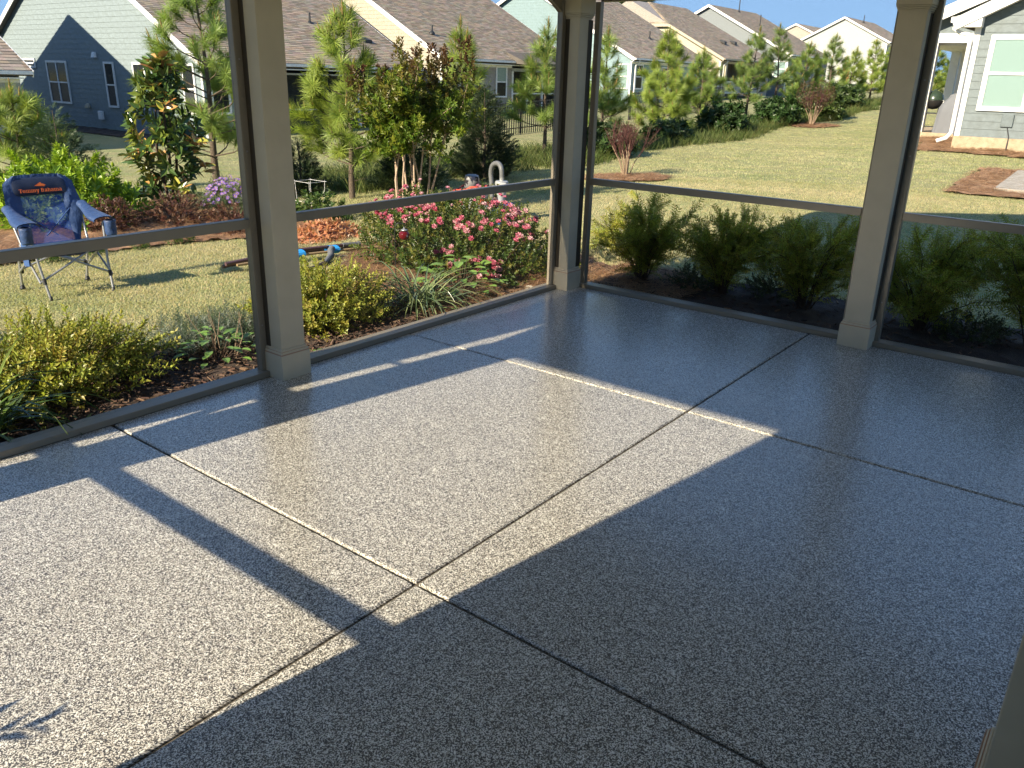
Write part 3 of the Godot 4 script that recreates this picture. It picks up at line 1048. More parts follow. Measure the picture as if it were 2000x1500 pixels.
	# house 6: white, farther on
	h = row_house("pale white house with a broad plain gable, farthest of the row", -110.0, -122.0, 6.75, 2.6, -34.62, 0.5, M.siding_pale, M.siding_pale, {"course": 0.3, "tab": 0.6})
	pipe_vent(h, Vector3(-33.6, 9.2, -114.0), 0.8)
	pipe_vent(h, Vector3(-30.0, 7.4, -119.0), 1.0)
	h = row_house("distant house whose brown ridge shows between two gables", -133.0, -146.0, 6.8, 3.2, -37.0, 0.45, M.siding_taupe, M.siding_taupe, {"course": 0.4, "tab": 0.8})
	h.position.x -= 12.0

	near_house()


func near_house() -> void:
	var R := Vector3.RIGHT
	var F := Vector3(0, 0, 1)
	var z := -23.0
	var x0 := -4.19
	var t := thing("house", "gray lap-sided house with white trim and a mint window, nearest on the right", "house", Vector3(x0, 0.27, z))
	var fd := MB.new()
	fd.box(Vector3(x0 - 0.02, -0.1, z - 5.0), Vector3(8.0, 0.60, z + 0.03))
	obj("foundation", fd, M.concrete, t)
	var rise := 0.51
	var xr := 3.2
	var ey := 3.12
	var wall := MB.new()
	var wt := func(x: float) -> float: return ey + 0.06 + (x - x0) * rise
	wall.hexa([Vector3(x0, 0.601, z), Vector3(xr, 0.601, z), Vector3(xr, 0.601, z - 5), Vector3(x0, 0.601, z - 5), Vector3(x0, wt.call(x0), z), Vector3(xr, wt.call(xr), z), Vector3(xr, wt.call(xr), z - 5), Vector3(x0, wt.call(x0), z - 5)])
	wall.hexa([Vector3(xr + 0.002, 0.601, z), Vector3(8.0, 0.601, z), Vector3(8.0, 0.601, z - 5), Vector3(xr + 0.002, 0.601, z - 5), Vector3(xr + 0.002, wt.call(xr), z), Vector3(8.0, 4.4, z), Vector3(8.0, 4.4, z - 5), Vector3(xr + 0.002, wt.call(xr), z - 5)])
	obj("wall", wall, M.siding_near, t)
	siding(t, func(y): return [x0 + maxf(0.0, (y - ey - 0.02) / rise), xr], Vector3(0, 0, z), R, F, 0.602, 5.2, 0.178, M.siding_near, true)
	siding(t, func(_y): return [0.0, 4.9], Vector3(x0, 0, z - 4.95), F, Vector3.LEFT, 0.602, 3.1, 0.178, M.siding_near, false)
	var cb := MB.new()
	cb.box(Vector3(x0 - 0.026, 0.59, z - 0.10), Vector3(x0 + 0.11, 3.2, z + 0.028))
	obj("corner_board", cb, M.white, t)
	window(t, Vector3(-3.83, 1.20, z + 0.016), R, F, 1.02, 1.66, 1, M.pane_mint, M.pane_mint, 0.10)
	# roof of the front wing with a white box return at the eave
	var roof := MB.new()
	var th := Vector3(0, 0.13, 0)
	var a := Vector3(x0 - 0.42, ey - 0.06, z + 0.32)
	var b := Vector3(xr, ey - 0.06 + (xr - x0 + 0.42) * rise, z + 0.32)
	var d := Vector3(0, 0, -5.4)
	roof.hexa([a, b, b + d, a + d, a + th, b + th, b + d + th, a + d + th])
	var b2 := Vector3(8.4, 4.4, z + 0.32)
	roof.hexa([b + Vector3(0.002, 0, 0), b2, b2 + d, b + d + Vector3(0.002, 0, 0), b + th + Vector3(0.002, 0, 0), b2 + th, b2 + d + th, b + d + th + Vector3(0.002, 0, 0)])
	var rf := obj("roof", roof, M.roof_body, t)
	shingle_slope(rf, a + d + th, F, (b - a).normalized(), func(_y): return [0.0, 5.4], (b - a).length(), 0.16, 0.34, Color(0.36, 0.295, 0.225))
	var fb := MB.new()
	fb.bar(a + Vector3(-0.02, 0.01, 0.02), b + Vector3(0, 0.01, 0.02), 0.035, 0.25)
	fb.bar(a + Vector3(0.3, 0.06, -0.15), b + Vector3(0, -0.085, -0.15), 0.30, 0.02)
	obj("rake_board", fb, M.white, t)
	var br := MB.new()
	br.box(Vector3(x0 - 0.40, ey - 0.10, z + 0.029), Vector3(x0 + 0.14, ey + 0.14, z + 0.318))
	obj("eave_return", br, M.white, t)
	var gu := MB.new()
	gu.bar(Vector3(x0 - 0.46, ey + 0.06, z + 0.30), Vector3(x0 - 0.46, ey + 0.06, z - 5.0), 0.12, 0.12)
	obj("gutter", gu, M.white, t)
	var ds := MB.new()
	var p := Vector3(x0 - 0.46, ey, z + 0.1)
	ds.tube([p, p + Vector3(0.0, -0.12, 0), p + Vector3(0.16, -0.22, 0.03), p + Vector3(0.36, -0.26, 0.03), p + Vector3(0.40, -0.36, 0.03), p + Vector3(0.40, -2.45, 0.03), p + Vector3(0.32, -2.58, 0.06), p + Vector3(0.12, -2.66, 0.1)], [0.048], 8)
	obj("downspout", ds, M.white, t)
	var cd := MB.new()
	cd.tube([Vector3(-3.15, 1.0, z + 0.03), Vector3(-3.02, 0.62, z + 0.04), Vector3(-3.02, 0.36, z + 0.08)], [0.012], 6)
	obj("cable", cd, M.dark_plastic, t)
	cd = MB.new()
	cd.cbox(Vector3(-3.25, 0.86, z + 0.005), Vector3(-3.0, 1.14, z + 0.06), 0.01)
	obj("outlet_cover", cd, M.siding_near, t)
	# recessed back porch: gable over it, beam, posts
	var pz := -26.6
	var pg := MB.new()
	pg.hexa([Vector3(-6.3, 2.86, pz), Vector3(x0 - 0.03, 2.86, pz), Vector3(x0 - 0.03, 2.86, pz - 0.25), Vector3(-6.3, 2.86, pz - 0.25), Vector3(-6.3, 3.10, pz), Vector3(x0 - 0.03, 3.10, pz), Vector3(x0 - 0.03, 3.10, pz - 0.25), Vector3(-6.3, 3.10, pz - 0.25)])
	pg.box(Vector3(-6.3, 2.86, pz - 5.0), Vector3(-6.05, 3.10, pz - 0.2505))
	obj("porch_beam", pg, M.white, t)
	var tri := MB.new()
	tri.hexa([Vector3(-6.3, 3.101, pz - 0.04), Vector3(x0, 3.101, pz - 0.04), Vector3(x0, 3.101, pz - 0.15), Vector3(-6.3, 3.101, pz - 0.15), Vector3(-6.3, 3.25, pz - 0.04), Vector3(x0, 4.2, pz - 0.04), Vector3(x0, 4.2, pz - 0.15), Vector3(-6.3, 3.25, pz - 0.15)])
	obj("porch_gable", tri, M.siding_near, t)
	var pr := MB.new()
	var q0 := Vector3(-6.75, 3.12, pz + 0.3)
	var q1 := Vector3(x0 + 3.0, 3.12 + (x0 + 3.0 + 6.75) * 0.45, pz + 0.3)
	pr.hexa([q0, q1, q1 + d, q0 + d, q0 + th, q1 + th, q1 + d + th, q0 + d + th])
	obj("porch_roof", pr, M.roof_body, t)
	var pf := MB.new()
	pf.bar(q0 + Vector3(-0.02, -0.02, 0.02), q1 + Vector3(0, -0.02, 0.02), 0.035, 0.30)
	obj("rake_board", pf, M.white, t)
	var pc := MB.new()
	pc.box(Vector3(-6.3, 2.80, pz - 5.0), Vector3(x0, 2.855, pz - 0.2505))
	obj("porch_ceiling", pc, M.white, t)
	for q in [Vector3(-5.85, 0.5, pz - 0.13), Vector3(-5.55, 0.5, pz - 3.2), Vector3(-6.15, 0.5, pz - 4.8)]:
		var c := MB.new()
		c.cbox(Vector3(q.x - 0.13, 0.3, q.z - 0.13), Vector3(q.x + 0.13, 2.86, q.z + 0.13), 0.01)
		obj("porch_post", c, M.white, t)
	var fl := MB.new()
	fl.box(Vector3(-6.35, 0.1, pz - 5.0), Vector3(x0, 0.48, pz + 0.1))
	obj("porch_slab", fl, M.concrete, t)


# ------------------------------------------------------------------ ground and ground cover

var bed_left := PackedVector2Array([Vector2(-3.9, 1.5), Vector2(-5.05, 1.5), Vector2(-5.1, -0.5), Vector2(-4.95, -1.6), Vector2(-5.05, -2.6), Vector2(-5.1, -3.6), Vector2(-5.3, -4.5), Vector2(-5.9, -4.9), Vector2(-6.6, -5.7), Vector2(-7.2, -6.3), Vector2(-6.9, -7.0), Vector2(-5.6, -7.2), Vector2(-4.4, -7.0), Vector2(-3.9, -6.6)])
var bed_back := PackedVector2Array([Vector2(-3.9, -5.83), Vector2(-4.3, -6.6), Vector2(-3.9, -7.0), Vector2(-2.8, -6.9), Vector2(-1.6, -7.05), Vector2(-0.4, -7.0), Vector2(0.6, -7.1), Vector2(0.6, -5.83)])
var bed_far := PackedVector2Array([Vector2(-9.35, -2.2), Vector2(-9.3, -3.3), Vector2(-9.25, -4.4), Vector2(-9.1, -5.4), Vector2(-8.7, -6.2), Vector2(-7.75, -6.45), Vector2(-8.0, -7.0), Vector2(-9.4, -7.4), Vector2(-10.5, -7.6), Vector2(-12.6, -7.4), Vector2(-13.5, -5.5), Vector2(-13.5, -2.2)])
var ring_near := PackedVector2Array()
var ring_far := PackedVector2Array()
var bed_house := PackedVector2Array([Vector2(-4.9, -22.3), Vector2(-3.6, -21.9), Vector2(-2.0, -21.5), Vector2(3.0, -21.5), Vector2(3.0, -23.1), Vector2(-4.15, -23.1), Vector2(-4.3, -26.4), Vector2(-6.3, -26.4), Vector2(-6.2, -25.6), Vector2(-5.2, -24.5)])
var bed_patio := PackedVector2Array([Vector2(-2.62, -14.5), Vector2(-2.72, -16.2), Vector2(-2.85, -18.9), Vector2(1.5, -19.3), Vector2(1.5, -14.3), Vector2(-1.2, -14.55)])


func circle(c: Vector2, r: float) -> PackedVector2Array:
	var p := PackedVector2Array()
	for k in 20:
		p.append(c + Vector2(cos(TAU * k / 20), sin(TAU * k / 20)) * r * rnd(0.85, 1.12))
	return p


func steps(a: float, b: float, near0: float, near1: float, fine: float, coarse: float) -> PackedFloat32Array:
	var out := PackedFloat32Array()
	var x := a
	while x < b:
		out.append(x)
		x += fine if x >= near0 and x < near1 else coarse
	out.append(b)
	return out


func build_ground() -> void:
	ring_near = circle(Vector2(-8.05, -14.0), 0.85)
	ring_far = circle(Vector2(-10.1, -30.2), 0.9)
	# lawn: one sheet out to the horizon
	var xs := steps(-420, 260, -20, 6, 0.4, 6.0)
	var zs := steps(-520, 120, -50, 2, 0.5, 6.0)
	var mb := MB.new()
	for a in xs.size():
		for b in zs.size():
			var x := xs[a]
			var z := zs[b]
			var y := ground_y(x, z)
			var e := 0.3
			mb.v.append(Vector3(x, y - (0.25 if x > -3.88 and x < 0.44 and z > -5.8 and z < 0.48 else 0.0), z))
			mb.n.append(Vector3(ground_y(x - e, z) - ground_y(x + e, z), 2 * e, ground_y(x, z - e) - ground_y(x, z + e)).normalized())
			mb.u.append(Vector2(x, z))
			mb.c.append(Color.WHITE)
	var w := zs.size()
	for a in xs.size() - 1:
		for b in w - 1:
			var q := a * w + b
			mb.i.append_array([q, q + w + 1, q + 1, q, q + w, q + w + 1])
	var arr := []
	var o := MeshInstance3D.new()
	arr.resize(Mesh.ARRAY_MAX)
	arr[Mesh.ARRAY_VERTEX] = mb.v
	arr[Mesh.ARRAY_NORMAL] = mb.n
	arr[Mesh.ARRAY_TEX_UV] = mb.u
	arr[Mesh.ARRAY_TEX_UV2] = mb.u
	arr[Mesh.ARRAY_INDEX] = mb.i
	var am := ArrayMesh.new()
	am.add_surface_from_arrays(Mesh.PRIMITIVE_TRIANGLES, arr)
	o.mesh = am
	o.material_override = M.lawn
	o.name = "lawn"
	o.set_meta("kind", "structure")
	add_child(o)

	struct("mulch_bed", sheet(bed_left, 0.07, 0.022, 0.03), M.mulch)
	struct("mulch_bed", sheet(bed_back, 0.07, 0.026, 0.03), M.mulch)
	struct("mulch_bed", sheet(PackedVector2Array([Vector2(-46.0, -18.4), Vector2(-46.0, -16.9), Vector2(-40.0, -16.6), Vector2(-34.0, -16.9), Vector2(-28.6, -16.5), Vector2(-27.8, -18.4)]), 0.25, 0.03, 0.05), M.mulch)
	struct("pine_straw_bed", sheet(bed_far, 0.1, 0.025, 0.04), M.straw)
	struct("pine_straw_bed", sheet(ring_near, 0.08, 0.03, 0.03), M.straw)
	struct("pine_straw_bed", sheet(ring_far, 0.1, 0.03, 0.03), M.straw)
	struct("pine_straw_bed", sheet(bed_house, 0.14, 0.03, 0.04), M.straw)
	struct("pine_straw_bed", sheet(bed_patio, 0.1, 0.03, 0.03), M.straw)
	# concrete pad in the straw bed
	var pad := MB.new()
	pad.hexa([Vector3(-2.05, -0.2, -15.3), Vector3(1.5, -0.2, -15.3), Vector3(1.5, -0.2, -18.5), Vector3(-2.15, -0.2, -18.5),
		Vector3(-2.05, 0.19, -15.3), Vector3(1.5, 0.19, -15.3), Vector3(1.5, 0.25, -18.5), Vector3(-2.15, 0.25, -18.5)])
	struct("concrete_pad", pad, M.patio)
	ground_cover()


func clump(n: int, r: float, h0: float, h1: float, w: float, lean: float, sd: int) -> ArrayMesh:
	rng.seed = sd
	var mb := MB.new()
	for k in n:
		var an := rnd(0, TAU)
		var p := Vector3(cos(an), 0, sin(an)) * r * sqrt(rng.randf())
		var d := (Vector3.UP + Vector3(rnd(-lean, lean), 0, rnd(-lean, lean))).normalized()
		var sa := rnd(0, TAU)
		var h := rnd(h0, h1)
		var f := rnd(0.65, 1.25)
		var yl := rng.randf()
		mb.col = Color(f * lerpf(0.8, 1.15, yl), f, f * lerpf(0.75, 1.05, yl))
		mb.blade(p, d, h, w * rnd(0.7, 1.2), Vector3(cos(sa), 0, sin(sa)), Vector3(rnd(-1, 1), -0.3, rnd(-1, 1)) * h * 0.45)
	return mb.mesh()


func ground_cover() -> void:
	var beds := [bed_left, bed_back, bed_far, ring_near, ring_far, bed_house, bed_patio]
	var patch := FastNoiseLite.new()
	patch.seed = 8
	patch.frequency = 0.55
	var stripe := FastNoiseLite.new()
	stripe.seed = 18
	stripe.frequency = 0.25
	var straw := Color(0.66, 0.59, 0.37)
	var green := Color(0.35, 0.375, 0.15)
	# short turf, near and middle distance
	var m1 := clump(24, 0.085, 0.016, 0.04, 0.004, 0.9, 101)
	var m2 := clump(22, 0.19, 0.025, 0.05, 0.008, 0.9, 102)
	rng.seed = 200
	for zone in [[-9.6, -4.0, -8.4, 0.8, 0.075, m1], [-8.6, 0.4, -14.5, -6.7, 0.085, m1], [-12.5, 0.6, -34.0, -14.5, 0.20, m2], [-11.5, -6.0, -48.0, -34.0, 0.3, m2], [-13.0, -8.2, -14.5, -6.5, 0.12, m2], [-24.0, -11.0, -24.0, -7.0, 0.32, m2]]:
		var xf := []
		var cl := []
		var st: float = zone[4]
		var x: float = zone[0]
		while x < zone[1]:
			var z: float = zone[2]
			while z < zone[3]:
				var p := Vector2(x + rnd(-st, st) * 0.6, z + rnd(-st, st) * 0.6)
				z += st
				if p.x > -3.95 and p.y > -5.85:
					continue
				var skip := false
				for b in beds:
					if inside(p, b):
						skip = true
						break
				if skip:
					continue
				var g := clampf(0.26 + 0.45 * patch.get_noise_2d(p.x, p.y) + 0.55 * stripe.get_noise_2d(p.x * 0.45 + p.y * 0.4, p.y * 2.2) + rnd(-0.28, 0.28), 0.0, 1.0)
				cl.append(vary(straw.lerp(green, g), 0.08))
				xf.append(Transform3D(Basis(Vector3.UP, rnd(0, TAU)).scaled(Vector3.ONE * rnd(0.75, 1.25)), on_ground(p.x, p.y)))
			x += st
		scatter("grass", zone[5], M.grass, xf, cl)
	# tall weeds along the drop behind the lawn
	var m3 := clump(24, 0.22, 0.18, 0.5, 0.014, 0.5, 103)
	var xf3 := []
	var cl3 := []
	rng.seed = 201
	for k in 5200:
		var z := rnd(-52, -9.5)
		var x := -10.5 - 3.4 * pow(rng.randf(), 1.5) - (1.2 if z < -40 else 0.0) + (0.3 * sin(z * 0.7))
		if rng.randf() < 0.5 + 0.5 * patch.get_noise_2d(x * 0.5, z * 0.5) - (0.35 if z > -13.0 else 0.0):
			continue
		cl3.append(vary(Color(0.10, 0.15, 0.035).lerp(Color(0.26, 0.25, 0.10), rng.randf() * rng.randf()), 0.25))
		xf3.append(Transform3D(Basis(Vector3.UP, rnd(0, TAU)).scaled(Vector3(1, rnd(0.4, 1.1), 1) * rnd(0.7, 1.2)), on_ground(x, z)))
	scatter("tall_grass", m3, M.grass, xf3, cl3)
	# shredded mulch
	var mc := MB.new()
	mc.hexa([Vector3(-0.5, 0, 0.09), Vector3(0.42, 0, 0.13), Vector3(0.5, 0, -0.07), Vector3(-0.4, 0, -0.14), Vector3(-0.45, 0.12, 0.06), Vector3(0.38, 0.16, 0.09), Vector3(0.45, 0.1, -0.05), Vector3(-0.36, 0.14, -0.1)])
	var chip := mc.mesh()
	var xf := []
	var cl := []
	rng.seed = 202
	for k in 15000:
		var p := Vector2(rnd(-5.3, 0.6), rnd(-7.1, 0.6))
		if k % 2 == 0:
			p = Vector2(rnd(-5.2, -3.9), rnd(-6.6, 0.3))
		if not (inside(p, bed_left) or inside(p, bed_back)):
			continue
		var l := rnd(0.018, 0.065)
		var b := Basis(Vector3.UP, rnd(0, TAU)) * Basis(Vector3(1, 0, 0), rnd(-0.5, 0.5)) * Basis(Vector3(0, 0, 1), rnd(-0.5, 0.5))
		xf.append(Transform3D(b.scaled_local(Vector3(l, l * 0.8, l * rnd(0.6, 1.3))), on_ground(p.x, p.y) + Vector3(0, rnd(0.02, 0.05), 0)))
		cl.append(vary(Color(0.055, 0.03, 0.021).lerp(Color(0.17, 0.11, 0.07), pow(rng.randf(), 2.0)), 0.3))
	scatter("mulch_chips", chip, M.chip, xf, cl)
	# pine straw needles
	var pn := MB.new()
	for k in 9:
		var an := rnd(-0.5, 0.5) + (PI if k % 2 else 0.0)
		var p := Vector3(rnd(-0.06, 0.06), rnd(0.0, 0.03), rnd(-0.06, 0.06))
		var d := Vector3(cos(an), rnd(-0.05, 0.28), sin(an)).normalized()
		var f := rnd(0.6, 1.3)
		pn.col = Color(f, f, f)
		pn.blade(p - d * 0.06, d, rnd(0.10, 0.17), 0.0042, d.cross(Vector3.UP).normalized(), Vector3(rnd(-0.02, 0.02), -0.01, rnd(-0.02, 0.02)))
	var straw_m := pn.mesh()
	xf = []
	cl = []
	rng.seed = 203
	for q in [[bed_far, -13.5, -7.7, -7.6, -2.2, 5200, 1.0], [bed_left, -7.3, -4.0, -7.2, -4.4, 2600, 1.0], [ring_near, -9.1, -7.0, -15.1, -12.9, 900, 1.2], [ring_far, -11.3, -9.0, -31.3, -29.0, 500, 1.6], [bed_house, -6.3, 0.5, -26.4, -21.4, 2200, 1.7], [bed_patio, -2.9, 0.5, -19.4, -14.2, 1600, 1.3], [bed_back, -3.95, -2.9, -7.0, -5.8, 500, 1.0]]:
		for k in q[5]:
			var p := Vector2(rnd(q[1], q[2]), rnd(q[3], q[4]))
			if not inside(p, q[0]):
				continue
			xf.append(Transform3D(Basis(Vector3.UP, rnd(0, TAU)).scaled(Vector3.ONE * q[6] * rnd(0.8, 1.3)), on_ground(p.x, p.y) + Vector3(0, 0.03, 0)))
			cl.append(vary(Color(0.36, 0.19, 0.095).lerp(Color(0.64, 0.44, 0.27), rng.randf()), 0.22))
	scatter("pine_straw", straw_m, M.grass, xf, cl)


# ------------------------------------------------------------------ plants

var tuft_mesh: ArrayMesh
var candle_mesh: ArrayMesh


func needle_tuft(sd: int, n: int, l: float, w: float) -> ArrayMesh:
	# long needles round a shoot that runs along +y
	rng.seed = sd
	var mb := MB.new()
	for k in n:
		var t := rng.randf()
		var an := rnd(0, TAU)
		var out := Vector3(cos(an), 0, sin(an))
		var d := (out * rnd(0.45, 1.0) + Vector3.UP * rnd(0.5, 1.1)).normalized()
		var f := rnd(0.7, 1.25)
		mb.col = Color(f * rnd(0.9, 1.1), f, f * rnd(0.8, 1.1))
		mb.blade(Vector3(0, t * 0.17, 0) + out * 0.004, d, l * rnd(0.7, 1.15), w, d.cross(Vector3.UP).normalized(), Vector3(0, -0.035, 0) + out * 0.02)
	return mb.mesh()


func pine(at: Vector3, h: float, wid: float, sd: int, label: String, tone: Color, opt := {}) -> void:
	rng.seed = sd
	var t := thing("pine_tree", label, "pine tree", at, 0.0, "young pines in a row behind the lawn")
	var trunk := MB.new()
	trunk.local = true
	var lean := Vector3(rnd(-0.05, 0.05), 0, rnd(-0.05, 0.05)) * h
	var pts := []
	var rad := []
	for k in 9:
		var f := k / 8.0
		pts.append(Vector3(0, f * h * 0.96, 0) + lean * f * f + Vector3(sin(f * 7.0 + sd), 0, cos(f * 6.0 + sd)) * 0.02 * h * (1.0 - f) * f * 2.0)
		rad.append(lerpf(0.017 * h + 0.008, 0.008, pow(f, 0.8)))
	pts[0].y = -0.1
	trunk.tube(pts, rad, 8)
	var on_trunk := func(f: float) -> Vector3:
		var q := clampf(f, 0, 1) * 8.0
		var a := mini(int(q), 7)
		return pts[a].lerp(pts[a + 1], q - a)
	var limbs := MB.new()
	limbs.local = true
	var xf := []
	var cl := []
	var cx := []
	var cc := []
	var f: float = opt.get("clear", 0.24)
	var s: float = opt.get("tuft", 1.0)
	var dens: float = opt.get("dens", 1.0)
	var whorl := 0
	while f < 0.97:
		var n := 3 + rng.randi() % 3
		var a0 := rnd(0, TAU)
		var reach: float = wid * 0.5 * (1.08 - pow(f, 1.35)) * (0.72 + 0.28 * sin(minf(1.0, (f - 0.1) / 0.35) * PI / 2))
		for k in n:
			var an := a0 + TAU * k / n + rnd(-0.35, 0.35)
			var out := Vector3(cos(an), 0, sin(an))
			var l := maxf(0.16, reach * rnd(0.7, 1.12))
			var rise := lerpf(rnd(0.1, 0.45), rnd(0.8, 1.3), f)
			var p0: Vector3 = on_trunk.call(f + rnd(-0.015, 0.015))
			var p1: Vector3 = p0 + (out + Vector3.UP * rise * 0.55).normalized() * l * 0.55
			var p2: Vector3 = p1 + (out + Vector3.UP * rise * 1.25).normalized() * l * 0.5
			var r0 := 0.006 + 0.011 * l
			limbs.tube([p0, p1, p2], [r0, r0 * 0.7, 0.004], 5, false)
			var shoots := [[p1, p2, 0.25, 1.0]]
			var subs := int(l * 3.2) + 1
			for q in subs:
				var g := rnd(0.35, 0.95)
				var b: Vector3 = p0.lerp(p1, g * 2.0) if g < 0.5 else p1.lerp(p2, g * 2.0 - 1.0)
				var d := (out * rnd(0.5, 1.0) + out.cross(Vector3.UP) * rnd(-1.0, 1.0) + Vector3.UP * rnd(0.15, 1.0)).normalized()
				var e := b + d * l * rnd(0.22, 0.42)
				limbs.tube([b, e], [0.006, 0.004], 4, false)
				shoots.append([b, e, 0.35, 1.0])
			for sh in shoots:
				var a: Vector3 = sh[0]
				var b: Vector3 = sh[1]
				var m := maxi(1, int(ceilf(a.distance_to(b) / (0.105 * s) * dens)))
				for q in m:
					var g := lerpf(sh[2], 1.0, (q + 1.0) / m)
					var dirn := ((b - a).normalized() + rdir() * 0.22).normalized()
					xf.append(aim(a.lerp(b, g) - dirn * 0.1 * s, dirn, rnd(0, TAU), s * rnd(0.8, 1.15)))
					cl.append(vary(tone, 0.16))
				if rng.randf() < 0.30 + 0.5 * f:
					var dirc := ((b - a).normalized() * 0.5 + Vector3.UP).normalized()
					cx.append(aim(b + dirc * 0.03 * s, dirc, rnd(0, TAU), s * rnd(0.7, 1.3)))
					cc.append(vary(Color(0.42, 0.30, 0.13), 0.2))
		whorl += 1
		f += rnd(0.055, 0.085) if f < 0.75 else rnd(0.06, 0.10)
	for k in 5:
		var p: Vector3 = on_trunk.call(0.84 + k * 0.04)
		xf.append(aim(p, (Vector3.UP + rdir() * 0.12).normalized(), rnd(0, TAU), s * rnd(0.75, 1.0)))
		cl.append(vary(tone, 0.15))
	for k in 4:
		cx.append(aim(on_trunk.call(1.0), (Vector3.UP + rdir() * (0.35 if k else 0.0)).normalized(), 0, s * (2.0 if k == 0 else 1.1)))
		cc.append(Color(0.40, 0.27, 0.13))
	# dead twigs on the clear stem
	for k in 7:
		var g := rnd(0.1, opt.get("clear", 0.24) + 0.08)
		var an := rnd(0, TAU)
		var p: Vector3 = on_trunk.call(g)
		limbs.tube([p, p + Vector3(cos(an), rnd(-0.3, 0.3), sin(an)) * rnd(0.15, 0.4)], [0.005, 0.002], 4, false)
	obj("trunk", trunk, M.bark, t)
	obj("branches", limbs, M.bark, t).set_meta("kind", "stuff")
	scatter("needles", tuft_mesh, M.needle, xf, cl, t)
	scatter("shoot_tips", candle_mesh, M.needle, cx, cc, t)


func cluster(sd: int, n: int, l: float, w: float, spread: float, stem: float, opt := {}) -> ArrayMesh:
	# a leafy twig along +y
	rng.seed = sd
	var mb := MB.new()
	for k in n:
		var t: float = (k + 0.5) / n
		var an := k * 2.4 + rnd(-0.3, 0.3)
		var out := Vector3(cos(an), 0, sin(an))
		var d := (out * spread + Vector3.UP * rnd(0.3, 1.0) * lerpf(0.6, 1.3, t)).normalized()
		var f := rnd(0.72, 1.22)
		mb.col = Color(f * rnd(0.9, 1.12), f, f * rnd(0.8, 1.1))
		mb.leaf(Vector3(0, stem * t, 0), d, Vector3.UP + out * 0.3, l * rnd(0.7, 1.15), w * rnd(0.8, 1.15), 0.3, opt.get("droop", 0.1))
	if opt.has("twig"):
		mb.col = opt.twig
		mb.tube([Vector3(0, -stem * 0.4, 0), Vector3(0, stem, 0)], [0.003, 0.0015], 4, false)
	return mb.mesh()


func shrub_form(t: Node3D, rad: Vector3, n: int, lm: Mesh, lmat: Material, tones: Array, opt := {}) -> void:
	# stems from the base fan out; leafy twigs fill an uneven mound, denser near its skin. Local axes.
	var lump := FastNoiseLite.new()
	lump.seed = opt.get("seed", 3)
	lump.frequency = 0.9
	var low: float = opt.get("low", 0.12)
	var stems := MB.new()
	stems.local = true
	var xf := []
	var cl := []
	var ctr := Vector3(0, rad.y * low, 0)
	var ns: int = opt.get("stems", 14)
	for k in ns:
		var an := rnd(0, TAU)
		var e := Vector3(cos(an) * rad.x, rad.y * rnd(0.6, 1.05), sin(an) * rad.z) * Vector3(sqrt(rng.randf()), 1, sqrt(rng.randf()))
		var b := Vector3(cos(an), 0, sin(an)) * rnd(0.0, opt.get("foot", 0.06))
		stems.tube([b - Vector3(0, 0.05, 0), b.lerp(e, 0.45) + Vector3(0, rad.y * 0.12, 0), e * 0.93], [opt.get("thick", 0.008), opt.get("thick", 0.008) * 0.7, 0.002], 5, false)
	for k in n:
		var d := rdir()
		if d.y < -0.15:
			d.y = -d.y * 0.6
		d = d.normalized()
		var r := pow(rng.randf(), opt.get("skin", 0.35))
		var bump = 1.0 + opt.get("lumpy", 0.28) * lump.get_noise_3d(d.x * 2.2, d.y * 2.2, d.z * 2.2) * 1.6
		var p = ctr + Vector3(d.x * rad.x, d.y * rad.y * (1.0 - low), d.z * rad.z) * r * bump
		if p.y < 0.0:
			p.y = rnd(0.0, 0.05)
		var dirn = (d * Vector3(1, 0.8, 1) + Vector3.UP * opt.get("up", 0.5) + rdir() * 0.5).normalized()
		xf.append(aim(p, dirn, rnd(0, TAU), opt.get("size", 1.0) * rnd(0.75, 1.25)))
		var tone: Color = tones[rng.randi() % tones.size()]
		cl.append(vary(tone, 0.16))
	# some shoots stand out above the mound
	for k in opt.get("shoots", 0):
		var an := rnd(0, TAU)
		var q := sqrt(rng.randf()) * 0.8
		var b := Vector3(cos(an) * rad.x * q, rad.y * sqrt(1.0 - q * q) * 0.92, sin(an) * rad.z * q)
		var d := (Vector3(cos(an) * q, 1.0, sin(an) * q) + rdir() * 0.35).normalized()
		var l: float = rad.y * rnd(0.12, 0.38)
		stems.tube([b - d * 0.05, b + d * l], [0.0025, 0.0012], 4, false)
		for s in int(l / 0.03) + 1:
			xf.append(aim(b + d * l * (s + 1.0) / (int(l / 0.03) + 1), d, rnd(0, TAU), opt.get("size", 1.0) * 0.75))
			cl.append(vary(tones[0], 0.15))
	obj("stems", stems, opt.get("stem_mat", M.twig), t).set_meta("kind", "stuff")
	scatter("foliage", lm, lmat, xf, cl, t)


